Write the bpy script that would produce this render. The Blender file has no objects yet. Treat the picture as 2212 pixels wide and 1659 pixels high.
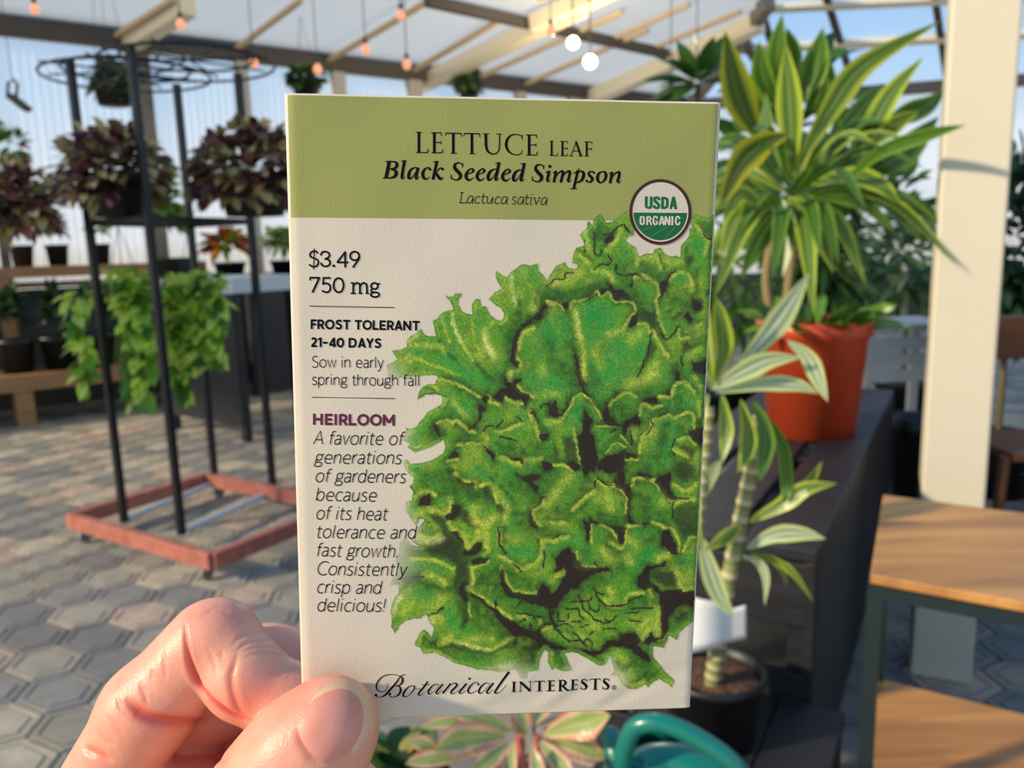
import bpy, bmesh, math, random
import numpy as np
from mathutils import Vector, Matrix
# ------------------------------------------------------------------ camera
FPX, CXP, CYP = 1700.0, 1106.0, 829.5            # focal length and centre in photo pixels
CAM = np.array([0.0, 0.0, 1.42])
_d = np.array([294., 9826., 1700.]); _d /= np.linalg.norm(_d)      # where the plumb lines of the building meet
_z = -_d; _y = np.array([0, 0, 1.]) - _z[2] * _z; _y /= np.linalg.norm(_y); _x = np.cross(_y, _z)
ROT = np.array([_x, _y, _z])                     # camera (x right, y down, z ahead) -> world
sc = bpy.context.scene; COL = sc.collection
cd = bpy.data.cameras.new('camera'); cam = bpy.data.objects.new('camera', cd); COL.objects.link(cam)
cd.sensor_width = 36.0; cd.lens = 36.0 * FPX / 2212; cd.clip_start = 0.01; cd.clip_end = 200
_m = Matrix([[ROT[i][0], -ROT[i][1], -ROT[i][2], CAM[i]] for i in range(3)] + [[0, 0, 0, 1]])
cam.matrix_world = _m; sc.camera = cam
cd.dof.use_dof = True; cd.dof.focus_distance = 0.155; cd.dof.aperture_fstop = 24.0; cd.dof.aperture_blades = 0
# ------------------------------------------------------------------ sky, sun, exposure
SUN_DIR = Vector((-0.86, -0.32, 0.44)).normalized()   # towards the sun
w = bpy.data.worlds.new('sky'); sc.world = w; w.use_nodes = True; nt = w.node_tree; nt.nodes.clear()
_o = nt.nodes.new('ShaderNodeOutputWorld'); _b = nt.nodes.new('ShaderNodeBackground'); _r = nt.nodes.new('ShaderNodeValToRGB')
_t = nt.nodes.new('ShaderNodeTexCoord'); _s = nt.nodes.new('ShaderNodeSeparateXYZ')
nt.links.new(_t.outputs['Generated'], _s.inputs[0]); nt.links.new(_s.outputs[2], _r.inputs[0]); nt.links.new(_r.outputs[0], _b.inputs[0]); nt.links.new(_b.outputs[0], _o.inputs[0])
e = _r.color_ramp.elements
e[0].position = 0.0; e[0].color = (.80, .72, .58, 1); e[1].position = 1.0; e[1].color = (.16, .36, .75, 1)
for p, c in ((.02, (.93, .93, .92, 1)), (.09, (.80, .88, .96, 1)), (.18, (.50, .72, .95, 1)), (.32, (.30, .54, .90, 1))):
    q = e.new(p); q.color = c
_b.inputs[1].default_value = 1.1
sl = bpy.data.lights.new('sun', 'SUN'); sl.energy = 5.0; sl.angle = math.radians(3.5); sl.color = (1.0, .84, .60)
so = bpy.data.objects.new('sun', sl); COL.objects.link(so); so.rotation_euler = SUN_DIR.to_track_quat('Z', 'Y').to_euler(); so.location = (-6, -3, 6)
sc.view_settings.view_transform = 'Standard'; sc.view_settings.look = 'None'; sc.view_settings.gamma = 1.0; sc.view_settings.use_curve_mapping = False
sc.view_settings.exposure = 0.0
sc.cycles.max_bounces = 6; sc.cycles.transparent_max_bounces = 12; sc.cycles.sample_clamp_indirect = 4.0; sc.cycles.caustics_reflective = False; sc.cycles.caustics_refractive = False
# ------------------------------------------------------------------ helpers
def ray(x, y): return ROT @ np.array([(x - CXP) / FPX, (y - CYP) / FPX, 1.0])
def at(x, y, Y): r = ray(x, y); return CAM + r * (Y / r[1])              # the point at distance Y ahead
def atz(x, y, z): r = ray(x, y); return CAM + r * ((z - CAM[2]) / r[2])  # the point at height z
def on_plane(x, y, p, n): r = ray(x, y); return CAM + r * (np.dot(np.array(p) - CAM, n) / np.dot(r, n))
def px_size(Y): return Y / FPX
def lin(r, g, b): return tuple(((c / 255.) ** 2.2) for c in (r, g, b))
def unit(v): v = np.asarray(v, float); return v / (np.linalg.norm(v) + 1e-12)
def tag(o, label=None, cat=None, group=None, kind=None):
    if label: o['label'] = label
    if cat: o['category'] = cat
    if group: o['group'] = group
    if kind: o['kind'] = kind
    return o
def empty(name, loc=(0, 0, 0), label=None, cat=None, group=None):
    o = bpy.data.objects.new(name, None); COL.objects.link(o); o.location = Vector(loc); o.empty_display_size = .02
    return tag(o, label, cat, group)
def world_loc(o):
    v = Vector((0, 0, 0))
    while o is not None: v = v + o.location; o = o.parent
    return np.array(v)
class MB:
    """collects vertices (world coordinates), faces, vertex colours; build() makes ONE mesh object"""
    def __init__(self): self.v, self.f, self.c = [], [], []
    def add(self, vs, fs, col=None):
        k = len(self.v); self.v += [tuple(map(float, p)) for p in vs]; self.f += [tuple(i + k for i in f) for f in fs]
        if col is None: col = (1, 1, 1)
        self.c += [tuple(c) for c in col] if isinstance(col[0], (tuple, list, np.ndarray)) else [tuple(col)] * len(vs)
    def box(self, c, s, ax=None, col=None, bevel=0.0):
        ax = np.eye(3) if ax is None else np.asarray(ax, float); h = np.asarray(s, float) / 2; c = np.asarray(c, float)
        if bevel <= 0:
            vs = [c + ax.T @ (h * np.array(q)) for q in ((-1, -1, -1), (1, -1, -1), (1, 1, -1), (-1, 1, -1), (-1, -1, 1), (1, -1, 1), (1, 1, 1), (-1, 1, 1))]
            self.add(vs, [(0, 3, 2, 1), (4, 5, 6, 7), (0, 1, 5, 4), (1, 2, 6, 5), (2, 3, 7, 6), (3, 0, 4, 7)], col); return
        bm = bmesh.new(); bmesh.ops.create_cube(bm, size=2.0)
        for v in bm.verts: v.co = Vector(h * np.array(v.co))
        bmesh.ops.bevel(bm, geom=list(bm.edges), offset=min(bevel, min(h) * .9), segments=2, profile=.5, affect='EDGES')
        bm.verts.ensure_lookup_table(); bm.verts.index_update()
        self.add([c + ax.T @ np.array(v.co) for v in bm.verts], [[v.index for v in f.verts] for f in bm.faces], col); bm.free()
    def beam(self, a, b, wd, dp, up=(0, 0, 1), col=None, bevel=0.0):
        a, b = np.asarray(a, float), np.asarray(b, float); d = unit(b - a); s = unit(np.cross(d, up)); u = np.cross(s, d)
        self.box((a + b) / 2, (np.linalg.norm(b - a), wd, dp), np.array([d, s, u]), col, bevel)
    def tube(self, pts, r, n=10, col=None, cap=True):
        pts = np.asarray(pts, float); r = np.broadcast_to(np.asarray(r, float), (len(pts),)); T = np.gradient(pts, axis=0)
        ref = np.array([0, 0, 1.]) if abs(unit(T[0])[2]) < .9 else np.array([1., 0, 0]); vs, cs = [], []
        for i, p in enumerate(pts):
            t = unit(T[i]); a = unit(np.cross(ref, t)); b = np.cross(t, a); ref = np.cross(t, a) if False else ref
            for k in range(n):
                th = 2 * math.pi * k / n; vs.append(p + r[i] * (math.cos(th) * a + math.sin(th) * b)); cs.append(col[i] if col is not None and isinstance(col[0], (tuple, list, np.ndarray)) else (col or (1, 1, 1)))
        fs = [(i * n + k, i * n + (k + 1) % n, (i + 1) * n + (k + 1) % n, (i + 1) * n + k) for i in range(len(pts) - 1) for k in range(n)]
        if cap: fs += [tuple(range(n - 1, -1, -1)), tuple((len(pts) - 1) * n + k for k in range(n))]
        self.add(vs, fs, cs)
    def lathe(self, c, prof, n=28, col=None, ax=None):
        """prof: (radius, height) pairs about the vertical through c"""
        c = np.asarray(c, float); ax = np.eye(3) if ax is None else np.asarray(ax); vs = []
        for r, z in prof:
            for k in range(n):
                th = 2 * math.pi * k / n; vs.append(c + ax[0] * r * math.cos(th) + ax[1] * r * math.sin(th) + ax[2] * z)
        fs = [(i * n + k, i * n + (k + 1) % n, (i + 1) * n + (k + 1) % n, (i + 1) * n + k) for i in range(len(prof) - 1) for k in range(n)]
        self.add(vs, fs, col)
    def ball(self, c, r, n=12, m=8, col=None, ax=None):
        self.lathe(c, [(max(1e-4, r * math.sin(math.pi * j / m)), -r * math.cos(math.pi * j / m)) for j in range(m + 1)], n, col, ax)
    def build(self, name, mat, parent=None, smooth=False, at_=None):
        me = bpy.data.meshes.new(name); o = bpy.data.objects.new(name, me); COL.objects.link(o)
        v = np.array(self.v)
        if parent is not None: o.parent = parent; v = v - world_loc(parent)
        elif at_ is not None: o.location = Vector(at_); v = v - np.asarray(at_, float)
        me.from_pydata(v.tolist(), [], self.f); me.update()
        if any(c != (1, 1, 1) for c in self.c):
            a = me.color_attributes.new('Col', 'FLOAT_COLOR', 'POINT'); a.data.foreach_set('color', np.hstack([np.array(self.c, float), np.ones((len(self.c), 1))]).ravel())
        if smooth: me.polygons.foreach_set('use_smooth', [True] * len(me.polygons))
        for m in (mat if isinstance(mat, (list, tuple)) else [mat]): me.materials.append(m)
        return o
def struct(o): o['kind'] = 'structure'; return o
def copy_tree(o, parent=None, **kw):
    c = o.copy(); COL.objects.link(c)
    if parent is not None: c.parent = parent; c.matrix_parent_inverse = o.matrix_parent_inverse
    for ch in list(o.children): copy_tree(ch, c)
    return c
# ------------------------------------------------------------------ materials
def mat(name, rgb=None, rough=.5, metal=0.0, spec=.5, attr=False, noise=None, bump=None, trans=0.0, emit=None, sss=0.0, coat=0.0, wood=None):
    m = bpy.data.materials.new(name); m.use_nodes = True; n = m.node_tree; p = n.nodes['Principled BSDF']; out = n.nodes['Material Output']
    p.inputs['Roughness'].default_value = rough; p.inputs['Metallic'].default_value = metal; p.inputs['Specular IOR Level'].default_value = spec
    src = None
    tc = n.nodes.new('ShaderNodeTexCoord')
    if attr:
        a = n.nodes.new('ShaderNodeAttribute'); a.attribute_name = 'Col'; src = a.outputs['Color']
    if rgb is not None and not attr:
        c = n.nodes.new('ShaderNodeRGB'); c.outputs[0].default_value = (*rgb, 1); src = c.outputs[0]
    if noise:                                             # (scale, strength, second colour)
        t = n.nodes.new('ShaderNodeTexNoise'); t.inputs['Scale'].default_value = noise[0]; t.inputs['Detail'].default_value = 4
        n.links.new(tc.outputs['Object'], t.inputs['Vector'])
        r = n.nodes.new('ShaderNodeMapRange'); r.inputs[1].default_value = .35; r.inputs[2].default_value = .65; r.inputs[3].default_value = 0; r.inputs[4].default_value = noise[1]
        n.links.new(t.outputs['Fac'], r.inputs[0])
        x = n.nodes.new('ShaderNodeMix'); x.data_type = 'RGBA'; n.links.new(r.outputs[0], x.inputs[0]); n.links.new(src, x.inputs[6]); x.inputs[7].default_value = (*noise[2], 1); src = x.outputs[2]
    if wood:                                              # (direction scale vector, second colour, strength)
        mp = n.nodes.new('ShaderNodeMapping'); mp.inputs['Scale'].default_value = wood[0]; n.links.new(tc.outputs['Object'], mp.inputs['Vector'])
        t = n.nodes.new('ShaderNodeTexNoise'); t.inputs['Scale'].default_value = 1.0; t.inputs['Detail'].default_value = 6; t.inputs['Distortion'].default_value = .6; n.links.new(mp.outputs[0], t.inputs['Vector'])
        r = n.nodes.new('ShaderNodeMapRange'); r.inputs[1].default_value = .35; r.inputs[2].default_value = .68; r.inputs[4].default_value = wood[2]; n.links.new(t.outputs['Fac'], r.inputs[0])
        x = n.nodes.new('ShaderNodeMix'); x.data_type = 'RGBA'; n.links.new(r.outputs[0], x.inputs[0]); n.links.new(src, x.inputs[6]); x.inputs[7].default_value = (*wood[1], 1); src = x.outputs[2]
    if src is not None: n.links.new(src, p.inputs['Base Color'])
    if bump:                                              # (scale, strength, distance)
        t = n.nodes.new('ShaderNodeTexNoise'); t.inputs['Scale'].default_value = bump[0]; t.inputs['Detail'].default_value = 3; n.links.new(tc.outputs['Object'], t.inputs['Vector'])
        b = n.nodes.new('ShaderNodeBump'); b.inputs['Strength'].default_value = bump[1]; b.inputs['Distance'].default_value = bump[2]; n.links.new(t.outputs['Fac'], b.inputs['Height']); n.links.new(b.outputs[0], p.inputs['Normal'])
    if coat: p.inputs['Coat Weight'].default_value = coat
    if emit: p.inputs['Emission Color'].default_value = (*emit[0], 1); p.inputs['Emission Strength'].default_value = emit[1]
    if sss: p.inputs['Subsurface Weight'].default_value = sss
    if trans:                                             # thin leaf: part of the light passes through
        tr = n.nodes.new('ShaderNodeBsdfTranslucent'); n.links.new(src, tr.inputs['Color']); mx = n.nodes.new('ShaderNodeMixShader'); mx.inputs[0].default_value = trans
        n.links.new(p.outputs[0], mx.inputs[1]); n.links.new(tr.outputs[0], mx.inputs[2]); n.links.new(mx.outputs[0], out.inputs['Surface'])
    return m
def sheet_mat(name, rgb, clear, trans=.5, rough=.35, wave=None):
    """clear plastic or glass sheet: clear = share seen straight through, the rest milky"""
    m = bpy.data.materials.new(name); m.use_nodes = True; n = m.node_tree; n.nodes.clear()
    out = n.nodes.new('ShaderNodeOutputMaterial'); t = n.nodes.new('ShaderNodeBsdfTransparent'); d = n.nodes.new('ShaderNodeBsdfDiffuse'); l = n.nodes.new('ShaderNodeBsdfTranslucent'); g = n.nodes.new('ShaderNodeBsdfGlossy')
    for s in (d, l): s.inputs['Color'].default_value = (*rgb, 1)
    g.inputs['Roughness'].default_value = rough; t.inputs['Color'].default_value = (.97, .98, 1, 1)
    a = n.nodes.new('ShaderNodeMixShader'); a.inputs[0].default_value = trans; b = n.nodes.new('ShaderNodeMixShader'); b.inputs[0].default_value = clear; c = n.nodes.new('ShaderNodeMixShader'); c.inputs[0].default_value = .04
    n.links.new(d.outputs[0], a.inputs[1]); n.links.new(l.outputs[0], a.inputs[2]); n.links.new(a.outputs[0], b.inputs[1]); n.links.new(t.outputs[0], b.inputs[2]); n.links.new(b.outputs[0], c.inputs[1]); n.links.new(g.outputs[0], c.inputs[2]); n.links.new(c.outputs[0], out.inputs['Surface'])
    return m
# ------------------------------------------------------------------ the printed lettuce (a drawing on the packet, in its own print grid)
CROPS = {3: (830, 450, .2291), 4: (1180, 440, .23515), 5: (830, 800, .2291), 6: (1180, 800, .2291), 7: (830, 1130, .2291), 8: (1160, 1130, .2291)}
def cr(c, s):
    """numbers 'x,y x,y ...' of one sheet corner -> print coordinates"""
    ox, oy, k = CROPS[c]
    return np.array([[ox + float(a) * k, oy + float(b) * k] for a, b in (p.split(',') for p in s.split())])
OUTLINE = np.vstack([
 cr(3, "30,1470 130,1420 75,1340 150,1330 215,1300 212,1250 245,1200 300,1180 350,1130 380,1185 430,1200 490,1200 475,1130 462,1060 475,1040 495,1042 530,1000 580,970 650,950 625,880 575,820 610,832 650,830 665,805 725,800 730,815 700,850 700,910 730,970 770,990 830,998 828,900 850,865 885,845 910,870 915,920 960,925 1000,1005 1050,1040 1095,1057 1120,1040 1130,985 1100,940 1040,905 990,850 1040,790 1110,755 1070,700 1050,640 1055,590 1100,625 1155,650 1190,600 1240,570 1265,540 1300,525 1370,545 1445,520 1445,590 1490,620 1530,685"),
 cr(4, "30,650 90,570 160,538 195,585 250,602 285,585 275,555 230,545 245,450 275,405 325,390 345,380 330,330 300,290 340,255 365,230 372,175 385,160 410,190 420,200 430,150 495,90 530,160 560,180 600,165 660,130 700,90 765,50 800,120 800,290 750,300 725,340 760,370 810,400 845,490 915,455 970,460 990,425 1045,405 1080,455 1130,485 1195,475 1230,495 1235,390 1260,355 1310,300 1320,240 1340,210 1330,180 1300,150 1370,100 1430,115 1480,130 1560,90"),
 cr(8, "1700,600 1600,900 1470,935 1410,975 1340,1030 1320,1105 1270,1065 1240,1060 1225,1100 1190,1175 1140,1155 1090,1150 1090,1230 1100,1270 1160,1340 1210,1405 1295,1480 1270,1545 1230,1510 1150,1470 1100,1490 1045,1545 1020,1520 940,1560 860,1560 800,1510 760,1430 690,1425 725,1380 715,1320 680,1245 650,1320 610,1335 560,1325 470,1270 390,1220 330,1205 255,1215 290,1300 330,1375 280,1390 210,1380 170,1350 140,1375 100,1290 105,1210 75,1175 50,1200 20,1280 10,1370"),
 cr(7, "1350,1385 1330,1440 1290,1450 1240,1360 1150,1380 1060,1390 980,1375 880,1370 750,1330 670,1310 560,1250 480,1205 370,1215 340,1160 295,1140 290,1110 345,1010 385,990 430,1040 447,1062 470,990 465,965 430,930 412,880 410,860 385,850 340,885 270,885 200,910 140,960 100,1030 70,970 75,880 60,820 70,760 100,690 140,650 140,560 100,570 65,575 70,535 150,440 110,350 140,270 150,180 190,130 260,190 340,212 280,170 245,140 300,90 320,40 345,5"),
 cr(5, "385,1400 370,1385 330,1390 305,1440 300,1445 255,1390 210,1310 205,1230 260,1215 265,1170 275,1130 240,1085 270,1060 285,1000 230,960 190,890 190,835 215,835 250,870 310,868 400,850 480,820 550,770 575,710 560,645 500,680 400,730 290,760 220,715 240,680 180,650 170,600 200,590 215,560 200,530 240,545 300,530 340,470 380,430 410,385 480,350 540,310 550,260 540,230 490,215 400,225 340,255 315,270 330,200 370,140 430,120 480,125 485,90 510,60 490,40 450,35 330,45 200,55 130,65 40,60")])
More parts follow.
